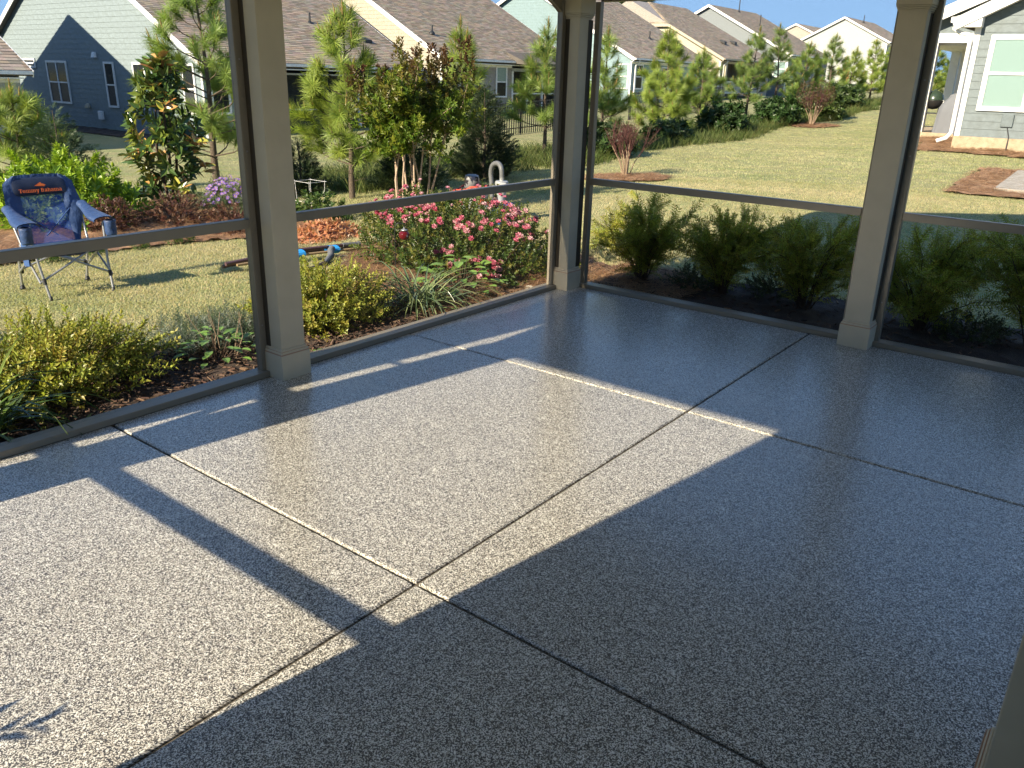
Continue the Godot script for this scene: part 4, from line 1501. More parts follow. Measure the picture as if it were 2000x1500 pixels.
func cedar(at: Vector3, h: float, w: float, sd: int, label: String, spray: Mesh, tone: Color, n: int) -> void:
	rng.seed = sd
	var t := thing("cedar_tree", label, "cedar", at)
	var tr := MB.new()
	tr.local = true
	tr.tube([Vector3(0, -0.1, 0), Vector3(0.02, h * 0.5, 0), Vector3(0, h * 0.97, 0.01)], [0.03 * h * 0.5 + 0.01, 0.02, 0.005], 6)
	var xf := []
	var cl := []
	for k in n:
		var f := 1.0 - sqrt(rng.randf())
		f = clampf(f + rnd(-0.03, 0.03), 0.0, 0.99)
		var an := rnd(0, TAU)
		var arm := 1.0 + 0.3 * sin(an * 3.0 + f * 14.0 + sd)
		var r: float = w * 0.5 * (1.0 - f * 0.97) * arm * pow(rng.randf(), 0.4) * (0.65 + 0.35 * minf(1.0, f / 0.12))
		var out := Vector3(cos(an), 0, sin(an))
		xf.append(aim(out * r + Vector3(0, f * h, 0), (out + Vector3.UP * rnd(0.2, 0.9) + rdir() * 0.25).normalized(), rnd(0, TAU), rnd(0.7, 1.25) * (0.75 + 0.35 * (1.0 - f))))
		cl.append(vary(tone, 0.22))
		if k % 14 == 0:
			tr.tube([Vector3(0, f * h * 0.9, 0), out * r * 0.9 + Vector3(0, f * h, 0)], [0.008, 0.003], 4, false)
	obj("trunk", tr, M.bark, t)
	scatter("foliage", spray, M.needle, xf, cl, t)


func cedar_spray(sd: int) -> ArrayMesh:
	rng.seed = sd
	var mb := MB.new()
	for k in 16:
		var s := (k % 2) * 2.0 - 1.0
		var t := k / 16.0
		var f := rnd(0.7, 1.25)
		mb.col = Color(f, f * rnd(0.95, 1.05), f)
		var d := Vector3(s * 0.75, 1.0, rnd(-0.45, 0.45)).normalized()
		mb.leaf(Vector3(0, t * 0.2, 0), d, Vector3(0, 0, 1), rnd(0.05, 0.095) * (1.2 - t * 0.5), 0.013, 0.3, 0.02)
	mb.leaf(Vector3(0, 0.14, 0), Vector3(0, 1, 0), Vector3(0, 0, 1), 0.12, 0.016)
	return mb.mesh()


func strap_plant(t: Node3D, n: int, l0: float, l1: float, w: float, tones: Array, opt := {}) -> void:
	# arching strap leaves; each leaf a folded ribbon, joined in a few fans
	var mb := MB.new()
	mb.local = true
	for k in n:
		var an := rnd(0, TAU)
		var out := Vector3(cos(an), 0, sin(an))
		var side := out.cross(Vector3.UP)
		var l := rnd(l0, l1)
		var up := rnd(0.35, 1.5)
		var b = Vector3(rnd(-1, 1), 0, rnd(-1, 1)) * opt.get("foot", 0.06)
		var tone: Color = vary(tones[rng.randi() % tones.size()], 0.18)
		var seg := 7
		var prev = b
		var d := (out + Vector3.UP * up * (1.6 * float(opt.get("rise", 1.0)))).normalized()
		var bend := rnd(0.16, 0.42)
		var pw := w * 0.6
		for s in seg:
			var nx = prev + d * l / seg
			if nx.y < 0.02:
				nx.y = 0.02
			var f := (s + 1.0) / seg
			var nw := w * (1.0 - pow(f, 2.2)) * rnd(0.95, 1.05)
			var nn := side.cross(d).normalized() * w * 0.22
			mb.col = tone
			mb.quad(prev - side * pw * 0.5 + nn, prev, nx, nx - side * nw * 0.5 + nn)
			mb.quad(prev, prev + side * pw * 0.5 + nn, nx + side * nw * 0.5 + nn, nx)
			prev = nx
			pw = nw
			d = (d + Vector3.DOWN * bend * (0.5 + f)).normalized()
	obj("leaves", mb, M.gloss_leaf, t).set_meta("kind", "stuff")


func build_plants() -> void:
	tuft_mesh = needle_tuft(301, 48, 0.21, 0.0068)
	rng.seed = 302
	var cm := MB.new()
	cm.tube([Vector3.ZERO, Vector3(0, 0.06, 0), Vector3(0, 0.12, 0)], [0.008, 0.009, 0.003], 5)
	candle_mesh = cm.mesh()
	var gold := Color(0.32, 0.41, 0.085)
	var mid := Color(0.26, 0.36, 0.085)
	var cool := Color(0.21, 0.30, 0.08)
	# x, z, height, width, tone, label
	var rows := [
		[-16.6, -6.6, 2.0, 2.0, gold, "drooping gold-green pine at the far left edge, before the house's low roof", {"clear": 0.12, "tuft": 1.15}],
		[-14.2, -9.1, 4.05, 2.5, mid, "tall airy pine with tan tips, left of the middle column, rising over the magnolia", {"clear": 0.16, "tuft": 1.15}],
		[-10.33, -9.07, 2.85, 2.0, gold, "bright pine right of the middle column with a bare orange leader", {"clear": 0.2, "tuft": 1.08, "dens": 1.15}],
		[-12.4, -14.2, 2.95, 1.5, gold, "yellow-green pine half hidden behind the bronze crape myrtle", {"clear": 0.2}],
		[-11.7, -16.3, 2.97, 1.75, mid, "pine with a thin straight trunk just left of the corner column", {"clear": 0.25}],
		[-11.8, -19.0, 2.9, 1.5, mid, "slim pine just right of the corner column, above the red-twigged shrub", {"clear": 0.2}],
		[-12.6, -23.9, 3.1, 2.1, gold, "broad full pine, widest of those right of the corner column", {"clear": 0.1, "dens": 1.3}],
		[-13.8, -28.9, 2.7, 1.9, mid, "pine leaning against the broad one, before the cream house", {"clear": 0.12}],
		[-13.4, -32.2, 3.35, 2.1, cool, "dark tall pine before the roof of the gray gabled house", {"clear": 0.2, "dens": 0.8}],
		[-13.0, -34.0, 3.45, 1.8, cool, "thin pine with a clear leader before the gray gable", {"clear": 0.35, "dens": 0.7}],
		[-13.1, -37.3, 2.8, 2.1, mid, "pine at the right end of the gray house's wall", {"clear": 0.2}],
		[-13.5, -42.0, 3.25, 1.9, cool, "pointed pine at the left corner of the white gable", {"clear": 0.15}],
		[-13.6, -45.5, 2.7, 1.8, gold, "short pine below the peak of the white gable", {"clear": 0.12}],
		[-13.7, -49.8, 3.15, 2.1, gold, "sparse pine with two leaders before the white gable", {"clear": 0.15, "dens": 0.7}],
		[-13.4, -52.6, 3.4, 2.1, gold, "last pine of the row, beside the right-hand porch column", {"clear": 0.12}],
		[-10.2, -47.0, 3.1, 2.2, gold, "pine seen between the porch column and the near house's posts", {"clear": 0.1}],
		[-9.2, -48.0, 2.9, 2.4, mid, "bushy pine seen under the near house's porch roof", {"clear": 0.05}],
	]
	var sd := 400
	for r in rows:
		sd += 7
		if r[1] < -13.0 and r[1] > -46.9 or r[1] < -49.0:
			r[6].tuft = 1.15
		pine(on_ground(r[0], r[1]), r[2], r[3], sd, r[5], r[4], r[6])
	var far := thing("far_tree", "dark crown of a tall tree showing over the brown roofs", "tree", Vector3(-61.8, 0.5, -102.8))
	rng.seed = 390
	var ft := MB.new()
	ft.local = true
	ft.tube([Vector3(0, -1, 0), Vector3(0, 11, 0)], [0.4, 0.15], 7)
	obj("trunk", ft, M.bark, far)
	var fx := []
	var fc := []
	for k in 900:
		var d := rdir()
		fx.append(aim(Vector3(0, 10.2, 0) + Vector3(d.x * 3.6, d.y * 2.8, d.z * 3.6) * pow(rng.randf(), 0.45), d, rnd(0, TAU), 4.0))
		fc.append(vary(Color(0.06, 0.085, 0.035), 0.3))
	scatter("crown", tuft_mesh, M.needle, fx, fc, far)

	var spray := cedar_spray(310)
	cedar(on_ground(-15.6, -6.9), 1.65, 1.75, 501, "spreading blue-green cedar before the shaded blue house wall", spray, Color(0.055, 0.095, 0.05), 900)
	cedar(on_ground(-10.26, -12.34), 1.72, 1.2, 502, "dark pointed cedar left of the corner column, right of the crape myrtle", spray, Color(0.045, 0.07, 0.03), 1100)
	cedar(on_ground(-10.23, -10.3), 0.95, 1.1, 503, "low dark cedar behind the crape myrtle's bare stems", spray, Color(0.045, 0.075, 0.03), 700)
	cedar(on_ground(-11.3, -8.8), 0.95, 0.7, 504, "small cedar peeping out at the right edge of the middle column", spray, Color(0.055, 0.085, 0.04), 420)

	# leafy undergrowth along the drop
	var big_leaf := cluster(320, 8, 0.13, 0.075, 0.9, 0.12)
	for q in [[-11.6, -26.2, 0.75, 0.95, Color(0.045, 0.09, 0.025), "dark glossy bush at the foot of the pines, below the white-railed porch"], [-11.3, -29.9, 0.75, 0.9, Color(0.05, 0.10, 0.028), "dark bush among the pines, left of the second twiggy shrub"], [-11.6, -34.0, 0.8, 0.9, Color(0.06, 0.105, 0.03), "green bush at the foot of the pines before the white gable"], [-11.8, -39.0, 0.9, 1.0, Color(0.07, 0.115, 0.03), "last bush at the pines' foot, beside the right-hand column"], [-10.9, -17.8, 0.6, 0.7, Color(0.06, 0.10, 0.03), "low bush behind the red-twigged shrub"], [-11.6, -22.3, 0.6, 0.55, Color(0.055, 0.095, 0.03), "low bush under the broad pine"], [-10.6, -33.0, 0.6, 1.0, Color(0.08, 0.12, 0.03), "low bush at the crest of the lawn, right of the twiggy shrub"], [-10.8, -45.5, 0.8, 1.1, Color(0.085, 0.125, 0.03), "bush at the far end of the pine row"]]:
		rng.seed = 520 + int(-q[1])
		var t := thing("bush", q[5], "bush", on_ground(q[0], q[1]))
		shrub_form(t, Vector3(q[2], q[3], q[2]), 420, big_leaf, M.leaf, [q[4], q[4] * 1.25, q[4] * 0.8], {"stems": 8, "size": 1.1, "skin": 0.4})

	bare_shrub(on_ground(-8.27, -14.31), 1.15, 0.62, 531, "leafless red-twigged shrub in a ring of pine straw, nearest on the lawn", M.red_twig)
	bare_shrub(on_ground(-10.17, -30.39), 1.45, 0.75, 532, "twiggy shrub with a few brown leaves in a straw ring, farther up the lawn", M.red_twig)
	magnolia()
	crape_myrtle()
	roses()
	borders()
	back_shrubs()


func bare_shrub(at: Vector3, h: float, r: float, sd: int, label: String, m: Material) -> void:
	rng.seed = sd
	var t := thing("bare_shrub", label, "shrub", at, 0.0, "twiggy shrubs in straw rings on the lawn")
	var low := MB.new()
	var fine := MB.new()
	low.local = true
	fine.local = true
	for k in 15:
		var an := rnd(0, TAU)
		var out := Vector3(cos(an), 0, sin(an))
		var q := sqrt(rng.randf())
		var p := out * 0.04
		var e := out * r * q * 0.55 + Vector3(0, h * rnd(0.4, 0.6), 0)
		low.tube([p - Vector3(0, 0.05, 0), p.lerp(e, 0.5) + out * -0.03, e], [0.013, 0.010, 0.007], 5, false)
		for s in 5:
			var e2 := e + (out * rnd(0.0, 0.8) * q + Vector3.UP * rnd(0.7, 1.2) + rdir() * 0.45).normalized() * h * rnd(0.2, 0.48)
			fine.tube([e - (e - p) * rnd(0.0, 0.3), e.lerp(e2, 0.5) + rdir() * 0.015, e2], [0.006, 0.0045, 0.002], 4, false)
			for w in 7:
				var b := e.lerp(e2, rnd(0.3, 0.9))
				fine.tube([b, b + (Vector3.UP * 0.8 + rdir()).normalized() * h * rnd(0.06, 0.16)], [0.003, 0.0015], 3, false)
	obj("stems", low, M.tan_twig, t).set_meta("kind", "stuff")
	obj("twigs", fine, m, t).set_meta("kind", "stuff")
	if sd == 532:
		var xf := []
		var cl := []
		var lm := cluster(533, 5, 0.06, 0.03, 0.8, 0.05)
		for k in 260:
			var d := rdir()
			xf.append(aim(Vector3(d.x * r * 0.8, h * 0.72 + d.y * h * 0.3, d.z * r * 0.8), d, 0, 1.0))
			cl.append(vary(Color(0.12, 0.10, 0.045), 0.3))
		scatter("foliage", lm, M.leaf, xf, cl, t)


func magnolia() -> void:
	rng.seed = 540
	var t := thing("magnolia_tree", "young magnolia with big glossy leaves, rust-brown at the shoot tips, behind the camp chair", "magnolia", on_ground(-11.75, -6.75))
	var h := 2.12
	var st := MB.new()
	st.local = true
	for k in 3:
		var an := k * 2.1 + 0.4
		var o := Vector3(cos(an), 0, sin(an)) * 0.12
		st.tube([o * 0.4 + Vector3(0, -0.05, 0), o * 1.3 + Vector3(0, h * 0.4, 0), o * 0.6 + Vector3(0, h * (0.93 - 0.12 * k), 0)], [0.028, 0.02, 0.008], 6)
	var shapes := []
	for k in 4:
		var mb := MB.new()
		mb.oval(Vector3.ZERO, Vector3(0, 1, 0.0), Vector3(0, 0, 1), 0.20 + 0.015 * k, 0.082 + 0.006 * k, 0.14, 0.06 + 0.09 * k)
		shapes.append(mb.mesh())
	var mats := []
	for q in [Color(0.055, 0.11, 0.03), Color(0.095, 0.16, 0.04), Color(0.40, 0.38, 0.06), Color(0.44, 0.24, 0.07), Color(0.27, 0.125, 0.045)]:
		var m := mat(q.linear_to_srgb(), 0.24, {"cull_mode": BaseMaterial3D.CULL_DISABLED, "backlight_enabled": true, "backlight": Color(0.3, 0.3, 0.15)})
		mats.append(m)
	# whorls of leaves; each leaf is a part
	var spots := []
	for k in 50:
		var f := 0.06 + 0.92 * pow(rng.randf(), 0.85)
		var an := k * 2.4 + rnd(-0.4, 0.4)
		var r := 0.56 * pow(sin(PI * clampf(0.20 + 0.80 * f, 0, 1)), 0.85) * rnd(0.45, 1.0) * (0.95 if f > 0.3 else 1.2)
		spots.append(Vector3(cos(an) * r, f * h, sin(an) * r))
	spots.append(Vector3(0.02, h * 1.0, 0))
	for p in spots:
		var axis = (Vector3(p.x, 0, p.z) * 0.9 + Vector3.UP * (0.5 + p.y * 0.15)).normalized()
		st.tube([Vector3(p.x * 0.15, p.y - 0.22, p.z * 0.15), p], [0.006, 0.004], 4, false)
		var rust = rng.randf() < 0.5 + 0.2 * p.y / h
		for k in 6:
			var an := k * 2.4
			var x = axis.cross(Vector3(0.3, 0.2, 0.9)).normalized()
			var z = x.cross(axis)
			var out = x * cos(an) + z * sin(an)
			var d = (out * rnd(0.6, 1.0) + axis * rnd(0.3, 1.0)).normalized()
			var pick = rng.randi() % 2 if not rust else [3, 4, 2, 1][rng.randi() % 4]
			if not rust and rng.randf() < 0.18:
				pick = 2
			# leaf mesh: +y along the leaf, +z its upper face
			var up = (Vector3.UP + axis * 0.5 - d * d.dot(Vector3.UP)).normalized()
			var s = d.cross(up.rotated(d, rnd(-0.9, 0.9))).normalized()
			inst("leaf", shapes[rng.randi() % 4], mats[pick], t, Transform3D(Basis(s, d, s.cross(d)).orthonormalized().scaled_local(Vector3.ONE * rnd(0.8, 1.15)), p + axis * rnd(-0.05, 0.03)))
	obj("stems", st, M.twig, t).set_meta("kind", "stuff")
	# the inner leaves
	var xf := []
	var cl := []
	var wm := cluster(541, 6, 0.20, 0.085, 0.9, 0.06)
	for k in 95:
		var f := 0.05 + 0.85 * rng.randf()
		var d := rdir()
		var r: float = 0.46 * pow(sin(PI * clampf(0.2 + 0.8 * f, 0, 1)), 0.85)
		xf.append(aim(Vector3(d.x * r, f * h, d.z * r), (d * Vector3(1, 0.3, 1) + Vector3.UP * 0.4).normalized(), rnd(0, TAU), rnd(0.8, 1.1)))
		cl.append(vary([Color(0.045, 0.085, 0.022), Color(0.07, 0.12, 0.03), Color(0.16, 0.19, 0.035)][rng.randi() % 3], 0.2))
	scatter("inner_foliage", wm, M.gloss_leaf, xf, cl, t)


func crape_myrtle() -> void:
	rng.seed = 550
	var at := on_ground(-8.35, -8.45)
	var t := thing("crape_myrtle", "crape myrtle with pale bare stems and bronze-tipped leaves, behind the rose bush", "tree", at)
	var h := 2.28
	var low := MB.new()
	low.local = true
	var ends := []
	for k in 10:
		var an := k * 0.63 + rnd(-0.2, 0.2)
		var out := Vector3(cos(an), 0, sin(an))
		var rr := rnd(0.15, 0.78)
		var p1 := out * (0.05 + rr * 0.22) + Vector3(0, h * 0.22, 0) + rdir() * 0.03
		var p2 := out * rr * 0.62 + Vector3(0, h * rnd(0.40, 0.5), 0) + rdir() * 0.05
		var p3 := out * rr + Vector3(0, h * rnd(0.62, 0.82), 0) + rdir() * 0.06
		low.tube([out * Vector3(0.10, 0, 0.26) + Vector3(0, -0.06, 0), p1 + out * Vector3(0.05, 0, 0.16), p2, p3], [0.017, 0.015, 0.011, 0.005], 6, false)
		for q in 7:
			var a: Vector3 = p1.lerp(p2, rnd(0.6, 1.0)) if q < 2 else p2.lerp(p3, rnd(0.0, 1.0))
			var e := a + (out * rnd(0.0, 0.7) + Vector3.UP * rnd(0.5, 1.2) + rdir() * 0.55).normalized() * rnd(0.25, 0.6)
			low.tube([a, e], [0.007, 0.003], 4, false)
			ends.append([a, e])
		ends.append([p2, p3])
	obj("stems", low, M.pale_bark, t).set_meta("kind", "stuff")
	var lm := cluster(551, 10, 0.070, 0.036, 0.75, 0.11)
	var xf := []
	var cl := []
	for s in ends:
		for k in 17:
			var p: Vector3 = s[0].lerp(s[1], rnd(0.15, 1.1)) + rdir() * rnd(0.02, 0.13)
			if p.y < h * 0.36:
				continue
			var d: Vector3 = ((s[1] - s[0]).normalized() * 0.6 + Vector3.UP * 0.35 + rdir() * 0.6).normalized()
			xf.append(aim(p, d, rnd(0, TAU), rnd(0.8, 1.2)))
			var tip: float = smoothstep(0.60, 1.0, p.y / h + rnd(-0.18, 0.18))
			var gl := Color(0.15, 0.23, 0.03) if rng.randf() < 0.6 else Color(0.25, 0.29, 0.04)
			cl.append(vary(gl.lerp(Color(0.135, 0.065, 0.035), tip * 0.8), 0.2))
	# upright leaders carry the top
	for q in [Vector3(-0.55, 0, 0.45), Vector3(0.05, 0, 0.05), Vector3(0.33, 0, -0.30), Vector3(0.46, 0, -0.62), Vector3(0.1, 0, -0.35), Vector3(-0.3, 0, 0.2), Vector3(0.25, 0, 0.1)]:
		var top: float = h * (rnd(0.96, 1.03) if q.z < 0.0 else rnd(0.78, 0.92))
		for k in 44:
			var f := rng.randf()
			var p := Vector3(q.x, lerpf(h * 0.6, top, f), q.z) + rdir() * lerpf(0.20, 0.05, f)
			xf.append(aim(p, (Vector3.UP + rdir() * 0.7).normalized(), rnd(0, TAU), rnd(0.8, 1.15)))
			cl.append(vary(Color(0.13, 0.15, 0.03).lerp(Color(0.135, 0.06, 0.035), clampf(f + rnd(-0.3, 0.2), 0, 1)), 0.2))
	scatter("foliage", lm, M.leaf, xf, cl, t)


func roses() -> void:
	rng.seed = 560
	var t := thing("rose_bush", "wide rose bush covered in pink blossoms, outside the far left screen", "rose bush", on_ground(-5.42, -6.08))
	# an oval mound, long across the view
	var ax := Vector3(1.35, 0, 0.25).normalized()
	var az := Vector3(-ax.z, 0, ax.x)
	var lm := cluster(561, 9, 0.042, 0.022, 0.8, 0.09)
	var hold := Vector3(1.36, 0.64, 0.72)
	var lump := FastNoiseLite.new()
	lump.seed = 12
	lump.frequency = 1.3
	var xf := []
	var cl := []
	var stems := MB.new()
	stems.local = true
	var surf := func(d: Vector3) -> Vector3:
		var b := 1.0 + 0.22 * lump.get_noise_3d(d.x * 2, d.y * 2, d.z * 2) * 1.5
		return (ax * d.x * hold.x + az * d.z * hold.z) * b + Vector3(0, 0.06 + d.y * hold.y * b, 0)
	for k in 2300:
		var d := rdir()
		d.y = absf(d.y) * 1.0 - 0.06
		d = d.normalized()
		var p: Vector3 = surf.call(d) * pow(rng.randf(), 0.32)
		p.y = maxf(p.y, 0.03)
		xf.append(aim(p, (d + Vector3.UP * 0.6 + rdir() * 0.6).normalized(), rnd(0, TAU), rnd(0.75, 1.25)))
		cl.append(vary([Color(0.085, 0.14, 0.028), Color(0.13, 0.17, 0.032), Color(0.20, 0.20, 0.045), Color(0.055, 0.10, 0.022)][rng.randi() % 4], 0.18))
	for k in 60:
		var d := rdir()
		d.y = absf(d.y)
		var e: Vector3 = surf.call(d.normalized()) * rnd(0.85, 1.02)
		stems.tube([Vector3(e.x * 0.55, -0.03, e.z * 0.5), Vector3(e.x * 0.8, e.y * 0.55, e.z * 0.8), e], [0.006, 0.004, 0.002], 4, false)
	obj("stems", stems, M.twig, t).set_meta("kind", "stuff")
	scatter("foliage", lm, M.leaf, xf, cl, t)
	# blossoms: cupped rosettes, most along the top and in bunches
	var shapes := []
	for v in 3:
		rng.seed = 570 + v
		var mb := MB.new()
		for ring in 3:
			var n: int = [4, 6, 7][ring]
			for k in n:
				var an := TAU * k / n + ring * 0.5 + rnd(-0.15, 0.15)
				var out := Vector3(cos(an), 0, sin(an))
				var d = (out * [0.35, 0.8, 1.2][ring] + Vector3.UP * [1.0, 0.75, 0.35 - 0.12 * v][ring]).normalized()
				var f := rnd(0.8, 1.15)
				mb.col = Color(f, f * lerpf(1.5, 0.85, ring / 2.0), f * lerpf(1.3, 0.9, ring / 2.0))
				mb.leaf(out * 0.004, d, Vector3.UP - out * 0.6, [0.022, 0.031, 0.036][ring], [0.022, 0.028, 0.032][ring], 0.4, -0.2)
		shapes.append(mb.mesh())
	var pinks := []
	for q in [Color(0.72, 0.24, 0.36), Color(0.76, 0.34, 0.45), Color(0.80, 0.52, 0.58), Color(0.68, 0.19, 0.30)]:
		var m := foliage(0.5, 0.5)
		m.albedo_color = q.linear_to_srgb()
		pinks.append(m)
	rng.seed = 575
	var count := 0
	for k in 105:
		var d := Vector3(rnd(-0.95, 0.98), rnd(0.45, 1.0), rnd(-0.65, 0.75)).normalized()
		if k < 14:
			d = Vector3(rnd(0.0, 1.0), rnd(0.05, 0.6), rnd(0.25, 0.95)).normalized()
		var c: Vector3 = surf.call(d)
		var bunch := 1 + rng.randi() % 4
		for q in bunch:
			var p: Vector3 = c * rnd(1.0, 1.04) + rdir() * 0.045 + Vector3(0, 0.015, 0)
			inst("blossom", shapes[rng.randi() % 3], pinks[rng.randi() % 4], t, aim(p, (d * 0.7 + Vector3(0.35, 0.6, 0.3) + rdir() * 0.4).normalized(), rnd(0, TAU), rnd(0.6, 0.95)))
			count += 1


func borders() -> void:
	var small := cluster(580, 11, 0.034, 0.017, 0.7, 0.11, {"twig": Color(0.5, 0.35, 0.2)})
	var gold := [Color(0.46, 0.50, 0.10), Color(0.40, 0.45, 0.085), Color(0.29, 0.35, 0.07), Color(0.50, 0.48, 0.13)]
	rng.seed = 581
	var t := thing("golden_shrub", "mounded yellow-green shrub beside the near left sill, largest of the golden shrubs", "shrub", on_ground(-4.62, -1.72), 0.0, "golden small-leaved shrubs along the left sill")
	shrub_form(t, Vector3(0.40, 0.37, 0.66), 900, small, M.leaf, gold, {"shoots": 14, "stems": 24, "skin": 0.33, "lumpy": 0.3, "seed": 4, "low": 0.2, "up": 0.25})
	rng.seed = 582
	t = thing("golden_shrub", "rounded yellow-green shrub right behind the middle column's right edge", "shrub", on_ground(-4.62, -3.72), 0.0, "golden small-leaved shrubs along the left sill")
	shrub_form(t, Vector3(0.40, 0.37, 0.48), 800, small, M.leaf, gold, {"shoots": 12, "stems": 20, "skin": 0.33, "seed": 9, "low": 0.2, "up": 0.25})
	rng.seed = 583
	t = thing("golden_shrub", "golden shrub outside the view at the left, whose shadow lies on the lawn", "shrub", on_ground(-6.25, -0.75), 0.0, "golden small-leaved shrubs along the left sill")
	shrub_form(t, Vector3(0.5, 0.95, 0.45), 600, small, M.leaf, gold, {"shoots": 10, "stems": 20, "seed": 19, "low": 0.2})
	rng.seed = 584
	t = thing("potted_plant", "leafy plant outside the end screen, whose feathery shadow falls on the floor", "plant", Vector3(-2.27, 0.0, 0.62))
	shrub_form(t, Vector3(0.13, 0.62, 0.14), 55, cluster(585, 8, 0.10, 0.038, 0.7, 0.16), M.leaf, gold, {"stems": 9, "skin": 0.6, "seed": 29})

	# strap-leaved clumps
	var strap := [Color(0.07, 0.13, 0.04), Color(0.11, 0.18, 0.045), Color(0.19, 0.24, 0.07), Color(0.08, 0.125, 0.07)]
	rng.seed = 586
	t = thing("lily_clump", "dark clump of strap-leaved lily at the left edge beside the sill", "lily", on_ground(-4.24, -1.30), 0.0, "strap-leaved lily clumps")
	strap_plant(t, 90, 0.40, 0.75, 0.02, strap, {"foot": 0.09})
	rng.seed = 587
	t = thing("lily_clump", "arching strap-leaved lily clump between the golden shrub and the rose bush", "lily", on_ground(-4.33, -4.45), 0.0, "strap-leaved lily clumps")
	strap_plant(t, 135, 0.40, 0.74, 0.019, [Color(0.10, 0.155, 0.07), Color(0.15, 0.21, 0.09), Color(0.23, 0.28, 0.13), Color(0.11, 0.15, 0.09)], {"foot": 0.09, "rise": 0.75})
	# broad-leaved plants: each leaf a part
	broad_plant(on_ground(-4.50, -5.12), 44, 0.135, 0.085, 0.32, 588, "leafy green plant with broad oval leaves in front of the rose bush", [Color(0.12, 0.22, 0.04), Color(0.17, 0.29, 0.055)])
	broad_plant(on_ground(-4.42, -2.72), 40, 0.085, 0.042, 0.22, 589, "bright green leafy plant with dry stalks, left of the middle column's foot", [Color(0.15, 0.27, 0.045), Color(0.11, 0.20, 0.04)], true)
	broad_plant(on_ground(-4.0, -3.12), 9, 0.05, 0.02, 0.07, 590, "tiny green seedling in the mulch at the right foot of the middle column", [Color(0.10, 0.19, 0.03)])
	broad_plant(on_ground(-4.0, -1.62), 8, 0.07, 0.018, 0.08, 591, "tiny pale sprig in the mulch beside the near left sill", [Color(0.13, 0.17, 0.04)])
	# silvery carpet plants
	var fine := cluster(592, 16, 0.026, 0.005, 0.7, 0.07)
	for q in [[-4.85, -2.75, 0.34, 0.19, 593, "silvery blue-green carpet plant between the golden shrub and the leafy plant"], [-4.78, -3.05, 0.30, 0.20, 594, "silvery carpet plant against the middle column's left side"]]:
		rng.seed = q[4]
		t = thing("carpet_plant", q[5], "plant", on_ground(q[0], q[1]), 0.0, "silvery carpet plants")
		shrub_form(t, Vector3(q[2], q[3], q[2]), 520, fine, M.leaf, [Color(0.16, 0.21, 0.17), Color(0.10, 0.16, 0.09), Color(0.24, 0.28, 0.25)], {"stems": 10, "thick": 0.003, "skin": 0.45, "up": 1.0})

	# the bed behind the chair
	var hyd := cluster(600, 9, 0.095, 0.05, 0.85, 0.12)
	var lime := [Color(0.32, 0.46, 0.04), Color(0.26, 0.40, 0.04), Color(0.18, 0.30, 0.035)]
	for q in [[-13.9, -4.35, 0.8, 0.92, 601, "lime-green leafy shrub at the left edge behind the camp chair", 420], [-11.6, -5.05, 0.95, 0.74, 602, "lime-green leafy shrub directly right of the camp chair's back", 620]]:
		rng.seed = q[4]
		t = thing("leafy_shrub", q[5], "shrub", on_ground(q[0], q[1]), 0.0, "lime-green shrubs in the bed behind the chair")
		shrub_form(t, Vector3(q[2], q[3], q[2]), q[6], hyd, M.leaf, lime, {"shoots": 14, "stems": 16, "seed": q[4], "thick": 0.009})
	var wine := cluster(610, 10, 0.034, 0.02, 0.8, 0.08)
	for q in [[-10.5, -5.15, 0.33, 0.42, 611, "burgundy-leaved shrub beside the chair's right armrest"], [-10.4, -6.0, 0.44, 0.42, 612, "burgundy-leaved shrub under the magnolia, largest of the three"], [-9.35, -6.15, 0.32, 0.36, 613, "burgundy-leaved shrub at the left edge of the middle column"]]:
		rng.seed = q[4]
		t = thing("burgundy_shrub", q[5], "shrub", on_ground(q[0], q[1]), 0.0, "burgundy shrubs in the straw bed")
		shrub_form(t, Vector3(q[2], q[3], q[2]), 420, wine, M.leaf, [Color(0.16, 0.07, 0.055), Color(0.30, 0.17, 0.12), Color(0.09, 0.04, 0.036)], {"stems": 12, "seed": q[4], "lumpy": 0.12, "up": 0.0, "thick": 0.005, "size": 0.85})
	rng.seed = 620
	t = thing("purple_flowers", "mound of purple daisy-like flowers right of the burgundy shrub", "flowers", on_ground(-10.35, -6.85))
	shrub_form(t, Vector3(0.42, 0.52, 0.42), 420, fine, M.leaf, [Color(0.10, 0.15, 0.07), Color(0.14, 0.19, 0.10)], {"stems": 14, "thick": 0.003, "size": 1.8})
	var fl := MB.new()
	for k in 11:
		var an := TAU * k / 11
		fl.col = Color(0.34, 0.19, 0.66)
		fl.leaf(Vector3(0, 0, 0), Vector3(cos(an), 0.25, sin(an)), Vector3.UP, 0.02, 0.009)
	fl.col = Color(0.6, 0.45, 0.05)
	fl.lathe(Vector3(0, 0.001, 0), [Vector2(0.006, 0), Vector2(0.004, 0.004), Vector2(0, 0.005)], 6)
	var fm := fl.mesh()
	for k in 170:
		var d := Vector3(rnd(-1, 1), rnd(0.25, 1.1), rnd(-1, 1)).normalized()
		inst("blossom", fm, M.petal, t, aim(Vector3(d.x * 0.42, 0.05 + d.y * 0.5, d.z * 0.42) * rnd(0.95, 1.06), (d + Vector3.UP * 0.4 + Vector3(0.4, 0, 0.2)).normalized(), rnd(0, TAU), rnd(1.2, 2.0)))
	# yellow marigolds along the front of the straw bed
	var yl := MB.new()
	for k in 12:
		var an := TAU * k / 12 * 1.62
		yl.col = Color(0.85, 0.62, 0.02) * (0.8 + 0.03 * k)
		yl.leaf(Vector3.ZERO, Vector3(cos(an), 0.35 + 0.05 * k, sin(an)), Vector3.UP, 0.032, 0.02)
	var ym := yl.mesh()
	var k0 := 0
